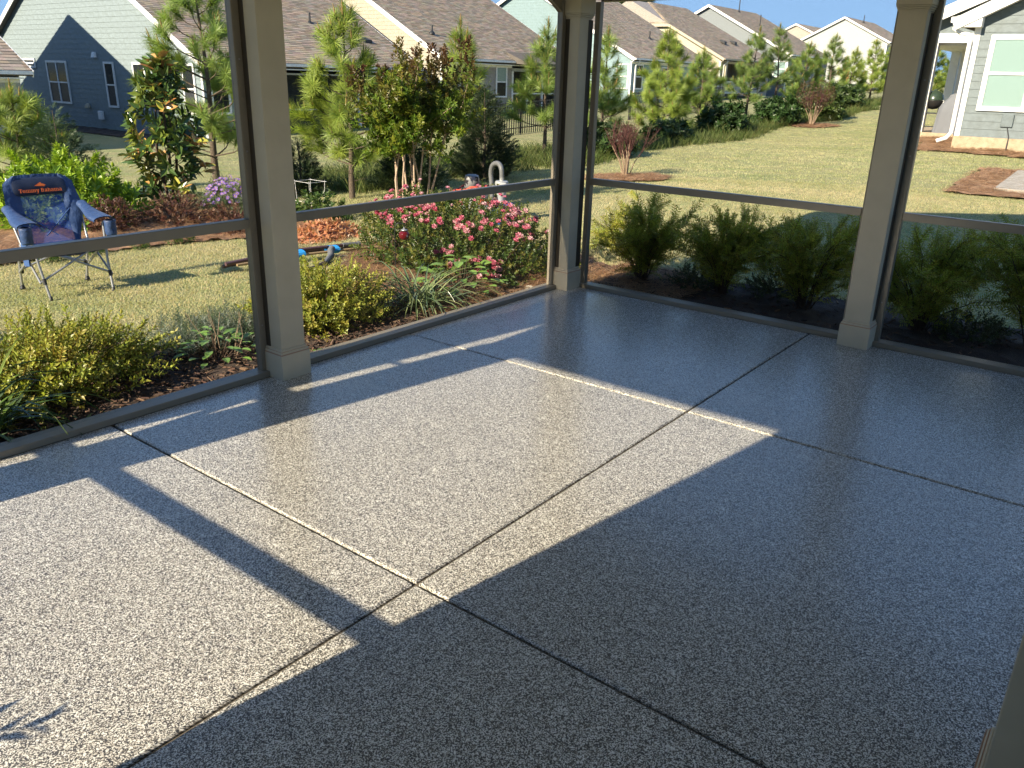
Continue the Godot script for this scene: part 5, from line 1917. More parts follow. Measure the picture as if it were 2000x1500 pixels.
	for q in [[-9.16, -4.25, "yellow marigold behind the chair's right rear leg"], [-9.13, -3.85, "yellow marigold seen between the chair's crossed legs"], [-9.1, -3.72, "yellow marigold close behind the crossed chair legs, leftmost of the row"], [-9.14, -5.18, "pair of yellow marigolds right of the camp chair"], [-9.14, -5.35, "single marigold at the right end of the row"], [-9.12, -4.75, "green marigold plant still without flowers"]]:
		rng.seed = 630 + k0
		k0 += 1
		t = thing("marigold", q[2], "flower", on_ground(q[0], q[1]), 0.0, "yellow marigolds along the straw bed")
		shrub_form(t, Vector3(0.09, 0.10, 0.09), 26, cluster(640, 7, 0.035, 0.014, 0.8, 0.04), M.leaf, [Color(0.10, 0.16, 0.04)], {"stems": 4, "thick": 0.003})
		if k0 < 6:
			for w in (3 if k0 == 4 else 2):
				inst("blossom", ym, M.needle, t, aim(Vector3(rnd(-0.07, 0.07), rnd(0.12, 0.17), rnd(-0.07, 0.07)), Vector3(0.6, 1, 0.2), rnd(0, 3), 1.1))
	# plants behind the leaf heap
	rng.seed = 650
	t = thing("garden_plants", "small bean plants by the white wire frame, right of the middle column", "plants", on_ground(-9.2, -7.45))
	shrub_form(t, Vector3(0.45, 0.34, 0.35), 130, cluster(651, 7, 0.075, 0.045, 0.8, 0.08), M.leaf, [Color(0.07, 0.13, 0.03), Color(0.12, 0.18, 0.05)], {"stems": 12, "thick": 0.004})


func broad_plant(at: Vector3, n: int, l: float, w: float, h: float, sd: int, label: String, tones: Array, stalks := false) -> void:
	rng.seed = sd
	var t := thing("leafy_plant", label, "plant", at, 0.0, "small leafy plants in the mulch")
	var shape := MB.new()
	shape.oval(Vector3.ZERO, Vector3(0, 1, 0), Vector3(0, 0, 1), l, w, 0.12, 0.22)
	var sm := shape.mesh()
	var mats := []
	for q in tones:
		mats.append(mat(q.linear_to_srgb(), 0.4, {"cull_mode": BaseMaterial3D.CULL_DISABLED, "backlight_enabled": true, "backlight": Color(0.5, 0.55, 0.2)}))
	var st := MB.new()
	st.local = true
	for k in n:
		var an := k * 2.4 + rnd(-0.3, 0.3)
		var out := Vector3(cos(an), 0, sin(an))
		var r: float = h * 1.0 * sqrt(float(k) / n)
		var p: Vector3 = out * r + Vector3(0, h * (1.0 - 0.75 * float(k) / n) * rnd(0.75, 1.1), 0)
		var d := (out + Vector3.UP * rnd(0.0, 0.5)).normalized()
		var s := d.cross(Vector3.UP).normalized()
		st.tube([out * 0.02, p * 0.6, p], [0.004, 0.003, 0.002], 4, false)
		inst("leaf", sm, mats[rng.randi() % mats.size()], t, Transform3D(Basis(s, d, s.cross(d)).scaled_local(Vector3.ONE * rnd(0.7, 1.2)), p))
	obj("stems", st, M.twig, t).set_meta("kind", "stuff")
	if stalks:
		for k in 7:
			var a := MB.new()
			a.local = true
			var o := Vector3(rnd(-0.08, 0.08), 0, rnd(-0.12, 0.12))
			a.tube([o, o + Vector3(rnd(-0.06, 0.06), 0.18, rnd(-0.06, 0.06)), o * 1.6 + Vector3(rnd(-0.05, 0.05), rnd(0.28, 0.37), rnd(-0.08, 0.08))], [0.004, 0.003, 0.002], 4)
			obj("dry_stalk", a, M.tan_twig, t)


func back_shrubs() -> void:
	# fine-leaved shrubs in the shade outside the back screen: many thin upright stems that arch out
	rng.seed = 700
	var twig := MB.new()
	for k in 15:
		var s := (k % 2) * 2.0 - 1.0
		var f := rnd(0.7, 1.25)
		twig.col = Color(f * rnd(0.9, 1.2), f, f * 0.9)
		twig.leaf(Vector3(0, k * 0.0085, 0), Vector3(s, rnd(0.5, 1.0), rnd(-0.6, 0.6)), Vector3(0, 0.3, 1), rnd(0.022, 0.036), 0.0085, 0.3, 0.05)
	twig.col = Color(0.5, 0.3, 0.15)
	twig.tube([Vector3.ZERO, Vector3(0, 0.13, 0)], [0.0016, 0.001], 3, false)
	var tm := twig.mesh()
	var spots := [[-3.48, -6.45, 0.72, 0.40, "fine-leaved shrub behind the back screen, nearest the corner column"], [-2.74, -6.5, 0.66, 0.36, "fine-leaved shrub behind the back screen, middle of the three between the columns"], [-2.03, -6.55, 0.74, 0.42, "fine-leaved shrub behind the back screen, just left of the right-hand column"], [-1.16, -6.5, 0.76, 0.46, "fine-leaved shrub just right of the right-hand column, darkest of its row"], [-0.42, -6.55, 0.80, 0.46, "fine-leaved shrub at the right edge behind the back screen"]]
	var sd := 701
	for q in spots:
		rng.seed = sd
		sd += 1
		var t := thing("fine_leaved_shrub", q[4], "shrub", on_ground(q[0], q[1]), 0.0, "shrubs along the back screen")
		var st := MB.new()
		st.local = true
		var xf := []
		var cl := []
		for k in 44:
			var an := rnd(0, TAU)
			var out := Vector3(cos(an), 0, sin(an))
			var reach: float = q[3] * sqrt(rng.randf()) * 1.15
			var hh: float = q[2] * rnd(0.62, 1.05) * (1.0 - 0.35 * reach / q[3] * rng.randf())
			var pts := [out * 0.04 * rng.randf() + Vector3(0, -0.04, 0), out * reach * 0.3 + Vector3(0, hh * 0.5, 0), out * reach * 0.65 + Vector3(0, hh * 0.85, 0), out * reach * 1.05 + Vector3(0, hh, 0)]
			st.tube(pts, [0.0045, 0.0035, 0.0025, 0.0015], 4, false)
			for s in 26:
				var f := 0.45 + 2.55 * pow(rng.randf(), 0.75)
				var a := mini(int(f), 2)
				var p: Vector3 = pts[a].lerp(pts[a + 1], f - a)
				var d: Vector3 = ((pts[a + 1] - pts[a]).normalized() * 0.5 + out * rnd(0.0, 0.7) + rdir() * 0.75 + Vector3.UP * 0.2).normalized()
				xf.append(aim(p, d, rnd(0, TAU), rnd(0.8, 1.35)))
				cl.append(vary(Color(0.26, 0.34, 0.05).lerp(Color(0.46, 0.47, 0.08), rng.randf()), 0.2))
		obj("stems", st, M.twig, t).set_meta("kind", "stuff")
		scatter("foliage", tm, M.leaf, xf, cl, t)
	# low mounds between them
	var fine := cluster(710, 12, 0.03, 0.012, 0.8, 0.06)
	for q in [[-3.0, -6.6, 0.26, "low gray-green plant between the first two back shrubs"], [-2.35, -6.75, 0.28, "low dusky plant between the second and third back shrubs"], [-0.82, -6.55, 0.26, "low dusky plant between the two shrubs right of the column"], [-4.3, -7.3, 0.3, "low green plant seen just right of the corner column"]]:
		rng.seed = sd
		sd += 1
		var t := thing("low_plant", q[3], "plant", on_ground(q[0], q[1]), 0.0, "low plants among the back shrubs")
		shrub_form(t, Vector3(q[2], q[2] * 0.75, q[2]), 160, fine, M.leaf, [Color(0.11, 0.125, 0.085), Color(0.085, 0.11, 0.05)], {"stems": 6, "thick": 0.003})


# ------------------------------------------------------------------ things in the garden

func cloth(f: Callable, nu: int, nv: int, thick: float) -> MB:
	# a panel given by f(u, v) with a back face
	var mb := MB.new()
	mb.local = true
	for side in [0.0, 1.0]:
		var k := mb.v.size()
		for a in nu + 1:
			for b in nv + 1:
				var u := float(a) / nu
				var v := float(b) / nv
				var e := 0.01
				var p: Vector3 = f.call(u, v)
				var du: Vector3 = f.call(u + e, v) - f.call(u - e, v)
				var dv: Vector3 = f.call(u, v + e) - f.call(u, v - e)
				var nn := du.cross(dv).normalized()
				mb.v.append(p - nn * thick * side)
				mb.n.append(nn if side == 0.0 else -nn)
				mb.u.append(Vector2(u, v))
				mb.c.append(Color.WHITE)
		for a in nu:
			for b in nv:
				var q := k + a * (nv + 1) + b
				var r := q + nv + 1
				if side == 0.0:
					mb.i.append_array([q, r + 1, r, q, q + 1, r + 1])
				else:
					mb.i.append_array([q, r, r + 1, q, r + 1, q + 1])
	return mb


func camp_chair() -> void:
	# local axes: +z is where the sitter looks, x across; feet on the ground
	var at := on_ground(-7.55, -3.22)
	var t := thing("camp_chair", "blue folding camp chair with a navy headrest and steel legs on the lawn", "chair", at, deg_to_rad(84.0))
	var tube := func(nm: String, pts: Array, r: float, m: Material) -> void:
		var mb := MB.new()
		mb.local = true
		mb.tube(pts, [r], 8)
		obj(nm, mb, m, t)
	var sw := 0.29
	for s in [-1.0, 1.0]:
		# front leg up to the arm, rear leg up to the back
		tube.call("leg", [Vector3(s * (sw - 0.03), 0.02, 0.36), Vector3(s * (sw - 0.01), 0.30, 0.27), Vector3(s * (sw + 0.015), 0.62, 0.22)], 0.011, M.steel)
		tube.call("leg", [Vector3(s * (sw - 0.01), 0.02, -0.32), Vector3(s * sw, 0.28, -0.24)], 0.011, M.steel)
		tube.call("back_post", [Vector3(s * (sw - 0.02), 0.36, -0.10), Vector3(s * (sw + 0.0), 0.62, -0.24), Vector3(s * (sw - 0.055), 0.965, -0.362)], 0.011, M.steel)
		for z in [0.36, -0.32]:
			var ft := MB.new()
			ft.local = true
			ft.lathe(Vector3(s * (sw - (0.03 if z > 0 else 0.01)), -0.005, z), [Vector2(0.0, 0.0), Vector2(0.026, 0.0), Vector2(0.024, 0.012), Vector2(0.016, 0.03), Vector2(0.014, 0.06), Vector2(0, 0.06)], 10)
			obj("foot", ft, M.dark_plastic, t)
			var cl := MB.new()
			cl.local = true
			cl.tube([Vector3(s * (sw - 0.02), 0.15, z * 0.88), Vector3(s * (sw - 0.018), 0.20, z * 0.84)], [0.016], 8)
			obj("joint", cl, M.dark_plastic, t)
		# crossed bars, front, rear and side
		tube.call("cross_bar", [Vector3(s * sw, 0.175, 0.30), Vector3(-s * (sw - 0.02), 0.45, 0.25)], 0.010, M.steel)
		tube.call("cross_bar", [Vector3(s * sw, 0.175, -0.28), Vector3(-s * (sw - 0.02), 0.40, -0.18)], 0.010, M.steel)
		tube.call("cross_bar", [Vector3(s * (sw + 0.005), 0.16, 0.29), Vector3(s * (sw - 0.01), 0.42, -0.16)], 0.010, M.steel)
		tube.call("cross_bar", [Vector3(s * (sw + 0.005), 0.16, -0.27), Vector3(s * (sw - 0.01), 0.44, 0.24)], 0.010, M.steel)
		# sling strap across the net of the back
		tube.call("sling_strap", [Vector3(s * 0.24, 0.72, -0.262), Vector3(-s * 0.05, 0.47, -0.175)], 0.005, M.blue_light)
		# armrest: a padded sleeve dipping between the back post and the front leg, with a cup sleeve at its end
		var arm := cloth(func(u: float, v: float) -> Vector3:
			var an := PI * (v * 1.15 - 0.08)
			var w := lerpf(0.04, 0.085, smoothstep(0.1, 0.8, u))
			return Vector3(s * (sw + 0.015) + cos(an) * w * 1.0, lerpf(0.72, 0.635, u) - 0.02 * sin(PI * u) + sin(an) * 0.028, lerpf(-0.24, 0.27, u)), 14, 8, 0.008)
		obj("armrest", arm, M.navy, t)
		var cup := MB.new()
		cup.local = true
		cup.lathe(Vector3(s * (sw + 0.05), 0.50, 0.285), [Vector2(0.0, 0.0), Vector2(0.042, 0.0), Vector2(0.047, 0.02), Vector2(0.050, 0.12), Vector2(0.052, 0.135), Vector2(0.044, 0.135), Vector2(0.040, 0.03), Vector2(0.0, 0.03)], 16)
		obj("cup_holder", cup, M.navy, t)
		tube.call("cup_rim", [Vector3(s * (sw + 0.05) - 0.05, 0.635, 0.285), Vector3(s * (sw + 0.05), 0.637, 0.335), Vector3(s * (sw + 0.05) + 0.05, 0.635, 0.285), Vector3(s * (sw + 0.05), 0.637, 0.235), Vector3(s * (sw + 0.05) - 0.05, 0.635, 0.285)], 0.005, M.navy_dark)
	# back: a shaped outline, wider at the top, with net in the middle
	var half := func(y: float) -> float: return lerpf(0.215, 0.305, smoothstep(0.0, 0.62, y)) + 0.02 * sin(y * 5.0) - 0.10 * smoothstep(0.90, 1.02, y) * 1.0
	var surf := func(x: float, y: float) -> Vector3:
		# y runs 0 at the seat to 1 at the top
		var top_y := 0.995 - 0.22 * x * x * smoothstep(0.7, 1.0, y)
		var w := 0.006 * sin(x * 34.0 + y * 9.0) * smoothstep(0.02, 0.3, absf(x))
		return Vector3(x, lerpf(0.40, top_y, y), lerpf(-0.13, -0.355, y) - 0.035 * (1.0 - pow(x / 0.3, 2.0)) * sin(PI * clampf(y, 0, 1)) + w)
	obj("back_net", cloth(func(u: float, v: float) -> Vector3: return surf.call(lerpf(-0.175, 0.175, u), lerpf(0.03, 0.70, v)), 10, 12, 0.002), M.net, t)
	for s in [-1.0, 1.0]:
		var edge := cloth(func(u: float, v: float) -> Vector3:
			var h: float = half.call(v)
			var x := lerpf(0.172, h, u) if s > 0 else lerpf(-h, -0.172, u)
			return surf.call(x, v) + Vector3(0, 0, 0.012 * sin(PI * u) + 0.006), 6, 18, 0.014)
		obj("back_side_panel", edge, M.blue_light if s < -2 else M.navy, t)
	var mid := cloth(func(u: float, v: float) -> Vector3: return surf.call(lerpf(-0.176, 0.176, u), lerpf(0.70, 1.0, v)) + Vector3(0, 0, 0.004), 12, 6, 0.014)
	obj("back_top_panel", mid, M.navy, t)
	var pill := cloth(func(u: float, v: float) -> Vector3: return surf.call(lerpf(-0.235, 0.235, u), lerpf(0.70, 0.955, v)) + Vector3(0, 0, 0.010 + 0.026 * pow(sin(PI * clampf(u, 0, 1)), 0.4) * pow(sin(PI * clampf(v, 0, 1)), 0.6)), 16, 8, 0.012)
	var head := obj("headrest", pill, M.navy_dark, t)
	# embroidery: script lettering under a leaping fish
	var face := Basis(Vector3.RIGHT, -0.32)
	var tx := TextMesh.new()
	var sf := SystemFont.new()
	sf.font_names = PackedStringArray(["Droid Serif"])
	sf.font_italic = true
	tx.font = sf
	tx.text = "Tommy Bahama"
	tx.font_size = 40
	tx.pixel_size = 0.00112
	tx.depth = 0.002
	inst("lettering", tx, M.orange_print, head, Transform3D(face, Vector3(-0.005, 0.862, -0.268)))
	var fish := MB.new()
	fish.local = true
	var ol := [Vector2(-0.05, -0.006), Vector2(-0.022, 0.003), Vector2(-0.008, 0.018), Vector2(0.006, 0.026), Vector2(0.010, 0.014), Vector2(0.030, 0.008), Vector2(0.046, -0.004), Vector2(0.032, -0.004), Vector2(0.034, -0.014), Vector2(0.018, -0.006), Vector2(-0.01, -0.009)]
	for k in range(1, ol.size() - 1):
		var pa: Vector2 = ol[0]
		var pb: Vector2 = ol[k]
		var pc: Vector2 = ol[k + 1]
		fish.tri(Vector3(pa.x, pa.y, 0.002), Vector3(pc.x, pc.y, 0.002), Vector3(pb.x, pb.y, 0.002))
	for k in ol.size():
		var pa: Vector2 = ol[k]
		var pb: Vector2 = ol[(k + 1) % ol.size()]
		fish.quad(Vector3(pa.x, pa.y, 0), Vector3(pb.x, pb.y, 0), Vector3(pb.x, pb.y, 0.002), Vector3(pa.x, pa.y, 0.002))
	var fo := obj("emblem", fish, M.orange_print, head)
	fo.transform = Transform3D(face, Vector3(0.0, 0.905, -0.279))
	# seat
	var seat := cloth(func(u: float, v: float) -> Vector3:
		return Vector3(lerpf(-0.285, 0.285, u), lerpf(0.40, 0.45, v) - 0.035 * sin(PI * clampf(u, 0, 1)) * sin(PI * clampf(v * 0.9, 0, 1)), lerpf(-0.17, 0.27, v)), 12, 12, 0.016)
	obj("seat", seat, M.navy, t)
	var fl := cloth(func(u: float, v: float) -> Vector3: return Vector3(lerpf(0.285, -0.285, u), lerpf(0.45, 0.385, v) - 0.02 * sin(PI * clampf(u, 0, 1)), 0.272 + 0.004 * sin(u * 20.0)), 12, 3, 0.006)
	obj("seat_front_flap", fl, M.navy_dark, t)
	# hanging pouch on the sitter's right
	var po := cloth(func(u: float, v: float) -> Vector3: return Vector3(-0.325 - 0.02 * sin(PI * clampf(u, 0, 1)), lerpf(0.50, 0.30, v), lerpf(0.10, 0.22, u) * lerpf(1.0, 0.95, v)), 6, 6, 0.012)
	obj("side_pouch", po, M.blue_light, t)


func ring_pts(c: Vector3, r: float, n: int, tilt: Basis, wob := 0.0) -> Array:
	var out := []
	for k in n + 1:
		var an := TAU * k / n
		out.append(c + tilt * Vector3(cos(an) * (r + rnd(-wob, wob)), rnd(-wob, wob), sin(an) * (r + rnd(-wob, wob))))
	return out


func dust_gear() -> void:
	rng.seed = 800
	var at := on_ground(-7.82, -9.18)
	var t := thing("shop_vacuum", "gray shop vacuum on the lawn with an orange-red cord heaped on it", "vacuum", at)
	t.scale = Vector3(1.2, 1.0, 1.2)
	var mb := MB.new()
	mb.local = true
	mb.lathe(Vector3.ZERO, [Vector2(0, 0.04), Vector2(0.16, 0.04), Vector2(0.175, 0.07), Vector2(0.18, 0.24), Vector2(0.165, 0.27), Vector2(0, 0.27)], 24)
	obj("tank", mb, M.pale_plastic, t)
	mb = MB.new()
	mb.local = true
	mb.lathe(Vector3.ZERO, [Vector2(0.0, 0.271), Vector2(0.185, 0.271), Vector2(0.19, 0.30), Vector2(0.16, 0.335), Vector2(0.1, 0.345), Vector2(0, 0.345)], 24)
	obj("lid", mb, M.black_metal, t)
	mb = MB.new()
	mb.local = true
	mb.lathe(Vector3(-0.03, 0, 0), [Vector2(0.0, 0.345), Vector2(0.095, 0.346), Vector2(0.09, 0.48), Vector2(0.08, 0.50), Vector2(0.082, 0.515), Vector2(0.05, 0.53), Vector2(0.0, 0.53)], 20)
	obj("motor_head", mb, M.vac_gray, t)
	mb = MB.new()
	mb.local = true
	mb.tube([Vector3(0.05, 0.5, 0.02), Vector3(0.075, 0.5, 0.02), Vector3(0.075, 0.43, 0.02), Vector3(0.05, 0.42, 0.02)], [0.012], 6)
	obj("handle", mb, M.dark_plastic, t)
	mb = MB.new()
	mb.local = true
	mb.tube([Vector3(0.17, 0.17, 0.06), Vector3(0.27, 0.17, 0.10)], [0.045, 0.05], 12)
	obj("intake_port", mb, M.red_plastic, t)
	for k in 4:
		var an := k * PI / 2 + 0.5
		var w := MB.new()
		w.local = true
		w.lathe(Vector3(cos(an) * 0.16, 0.0, sin(an) * 0.16), [Vector2(0, 0), Vector2(0.025, 0.005), Vector2(0.03, 0.025), Vector2(0.02, 0.045), Vector2(0, 0.045)], 10)
		obj("caster", w, M.dark_plastic, t)
	var cord := thing("extension_cord", "orange-red extension cord coiled loosely over the gray vacuum", "cord", at + Vector3(0, 0.3, 0))
	cord.scale = Vector3(1.2, 1.0, 1.2)
	mb = MB.new()
	mb.local = true
	var pts := []
	for k in 9 * 18:
		var an := TAU * k / 18.0
		var lp := k / 18
		var r := 0.19 + 0.05 * sin(lp * 2.3) + rnd(-0.008, 0.008)
		var y := 0.045 + 0.016 * sin(lp * 1.7 + an) + 0.010 * (lp % 3) - (0.085 if sin(an - 0.6) > 0.55 else 0.0) * (0.6 + 0.4 * sin(lp * 3.1))
		pts.append(Vector3(cos(an) * r + 0.02 * sin(lp * 1.3), y, sin(an) * r + 0.02 * cos(lp * 2.1)))
	mb.tube(pts, [0.0085], 6)
	obj("cord_coil", mb, M.cord, cord)

	var b := on_ground(-6.72, -8.45)
	var bk := thing("bucket", "blue plastic bucket behind the roses with a gray lid", "bucket", b)
	mb = MB.new()
	mb.local = true
	mb.lathe(Vector3.ZERO, [Vector2(0, 0), Vector2(0.125, 0), Vector2(0.13, 0.01), Vector2(0.145, 0.2), Vector2(0.15, 0.2), Vector2(0.15, 0.215), Vector2(0.147, 0.215), Vector2(0.149, 0.25), Vector2(0.14, 0.25)], 28)
	obj("pail", mb, M.bucket, bk)
	mb = MB.new()
	mb.local = true
	mb.lathe(Vector3.ZERO, [Vector2(0.0, 0.245), Vector2(0.14, 0.2505), Vector2(0.155, 0.2505), Vector2(0.157, 0.268), Vector2(0.14, 0.275), Vector2(0.05, 0.272), Vector2(0.0, 0.272)], 28)
	obj("lid", mb, M.bucket, bk)
	var cy := thing("dust_separator", "pale cone-shaped dust separator standing on the blue bucket", "separator", b + Vector3(0, 0.272, 0))
	mb = MB.new()
	mb.local = true
	mb.lathe(Vector3.ZERO, [Vector2(0, 0.0), Vector2(0.055, 0.0), Vector2(0.055, 0.012), Vector2(0.036, 0.016), Vector2(0.085, 0.21), Vector2(0.088, 0.27), Vector2(0.075, 0.285), Vector2(0, 0.285)], 20)
	obj("cone", mb, M.pale_plastic, cy)
	mb = MB.new()
	mb.local = true
	mb.tube([Vector3(0, 0.28, 0), Vector3(0, 0.33, 0)], [0.03], 12)
	mb.tube([Vector3(0.03, 0.24, 0.06), Vector3(0.14, 0.245, 0.07)], [0.03], 12)
	obj("ports", mb, M.pale_plastic, cy)
	var h := thing("vacuum_hose", "gray ribbed hose looping from the vacuum over the blue bucket", "hose", at)
	for run in [
		[at + Vector3(0.27, 0.17, 0.10), at + Vector3(0.42, 0.13, 0.22), at + Vector3(0.62, 0.12, 0.30), at + Vector3(0.78, 0.20, 0.36), at + Vector3(0.83, 0.38, 0.42), at + Vector3(0.80, 0.46, 0.52), b + Vector3(-0.16, 0.46, 0.02), b + Vector3(0.0, 0.47, 0.06)],
		[b + Vector3(0, 0.58, 0), b + Vector3(-0.01, 0.70, 0.0), b + Vector3(-0.06, 0.755, -0.02), b + Vector3(-0.13, 0.765, -0.04), b + Vector3(-0.20, 0.73, -0.05), b + Vector3(-0.235, 0.63, -0.06), b + Vector3(-0.22, 0.50, -0.06), b + Vector3(-0.20, 0.3, -0.05), b + Vector3(-0.26, 0.06, -0.08), b + Vector3(-0.5, 0.03, -0.4)],
	]:
		var cv := Curve3D.new()
		for k in run.size():
			var tn: Vector3 = (run[mini(k + 1, run.size() - 1)] - run[maxi(k - 1, 0)]) * 0.17
			cv.add_point(run[k], -tn, tn)
		cv.bake_interval = 0.011
		var p := []
		var r := []
		var bp := cv.get_baked_points()
		for k in bp.size():
			p.append(bp[k])
			r.append(0.033 if k % 2 == 0 else 0.028)
		mb = MB.new()
		mb.tube(p, r, 12)
		obj("ribbed_run", mb, M.hose, h)


func wand_bundle() -> void:
	# two maroon vacuum wands taped to a wooden pole, lying on the lawn
	var g := func(x: float, z: float, up: float) -> Vector3: return on_ground(x, z) + Vector3(0, up, 0)
	var pole := thing("wooden_pole", "long tan pole lying on the lawn under two strips of blue tape", "pole", on_ground(-6.75, -5.6))
	var mb := MB.new()
	mb.tube([g.call(-6.98, -4.6, 0.075), g.call(-6.92, -5.35, 0.08), g.call(-6.75, -6.05, 0.07), g.call(-6.60, -6.50, 0.03)], [0.014, 0.015, 0.013, 0.010], 10)
	obj("shaft", mb, M.wood_pole, pole)
	var k := 0
	for q in [[0.115, 0.0, "upper maroon vacuum wand, taped to the tan pole"], [0.085, -0.055, "lower maroon vacuum wand, beside the tan pole"]]:
		var w := thing("vacuum_wand", q[2], "wand", on_ground(-7.0, -5.5), 0.0, "vacuum wands bundled on the lawn")
		mb = MB.new()
		mb.tube([g.call(-7.02 + q[1], -4.5, q[0] - 0.02), g.call(-7.0 + q[1], -5.2, q[0] + 0.015), g.call(-6.90 + q[1], -5.88, q[0] - 0.005)], [0.019], 12)
		obj("shaft", mb, M.maroon, w)
		mb = MB.new()
		mb.tube([g.call(-6.897 + q[1], -5.885, q[0] - 0.005), g.call(-6.865 + q[1], -6.07, q[0] - 0.02)], [0.026, 0.029], 12)
		mb.tube([g.call(-6.865 + q[1], -6.071, q[0] - 0.02), g.call(-6.86 + q[1], -6.10, q[0] - 0.022)], [0.033], 12)
		obj("coupling", mb, M.hose, w)
		k += 1
	for q in [[-6.93, -5.33, "strip of blue tape round the wands and pole, nearer the middle column"], [-6.84, -5.72, "strip of blue tape round the wands and pole, nearer the gray couplings"]]:
		var tp := thing("tape_strip", q[2], "tape", g.call(q[0], q[1], 0.08), 0.0, "strips of blue tape")
		mb = MB.new()
		var c := []
		for a in 13:
			var an := TAU * a / 12
			c.append(g.call(q[0] - 0.035, q[1], 0.09) + Vector3(cos(an) * 0.075, sin(an) * 0.045, 0))
		for a in 12:
			var d := Vector3(0.008, 0, -0.045)
			mb.quad(c[a] - d, c[a + 1] - d, c[a + 1] + d, c[a] + d, true)
		obj("band", mb, M.tape, tp)
	var el := thing("hose_end", "gray bent hose end and maroon tube lying under the taped wands", "hose", on_ground(-6.6, -5.3))
	mb = MB.new()
	mb.tube([g.call(-6.80, -5.66, 0.12), g.call(-6.78, -5.62, 0.10), g.call(-6.72, -5.57, 0.055), g.call(-6.65, -5.46, 0.03), g.call(-6.56, -5.36, 0.028)], [0.034, 0.037, 0.035, 0.028, 0.022], 12)
	obj("elbow", mb, M.hose, el)
	mb = MB.new()
	mb.tube([g.call(-6.56, -5.36, 0.03), g.call(-6.42, -5.1, 0.03), g.call(-6.30, -4.6, 0.03)], [0.02], 10)
	obj("tube", mb, M.maroon, el)
	mb = MB.new()
	mb.tube([g.call(-6.72, -5.58, 0.07), g.call(-6.60, -5.68, 0.05), g.call(-6.52, -5.62, 0.02)], [0.005], 5)
	obj("wire_clip", mb, M.black_metal, el)


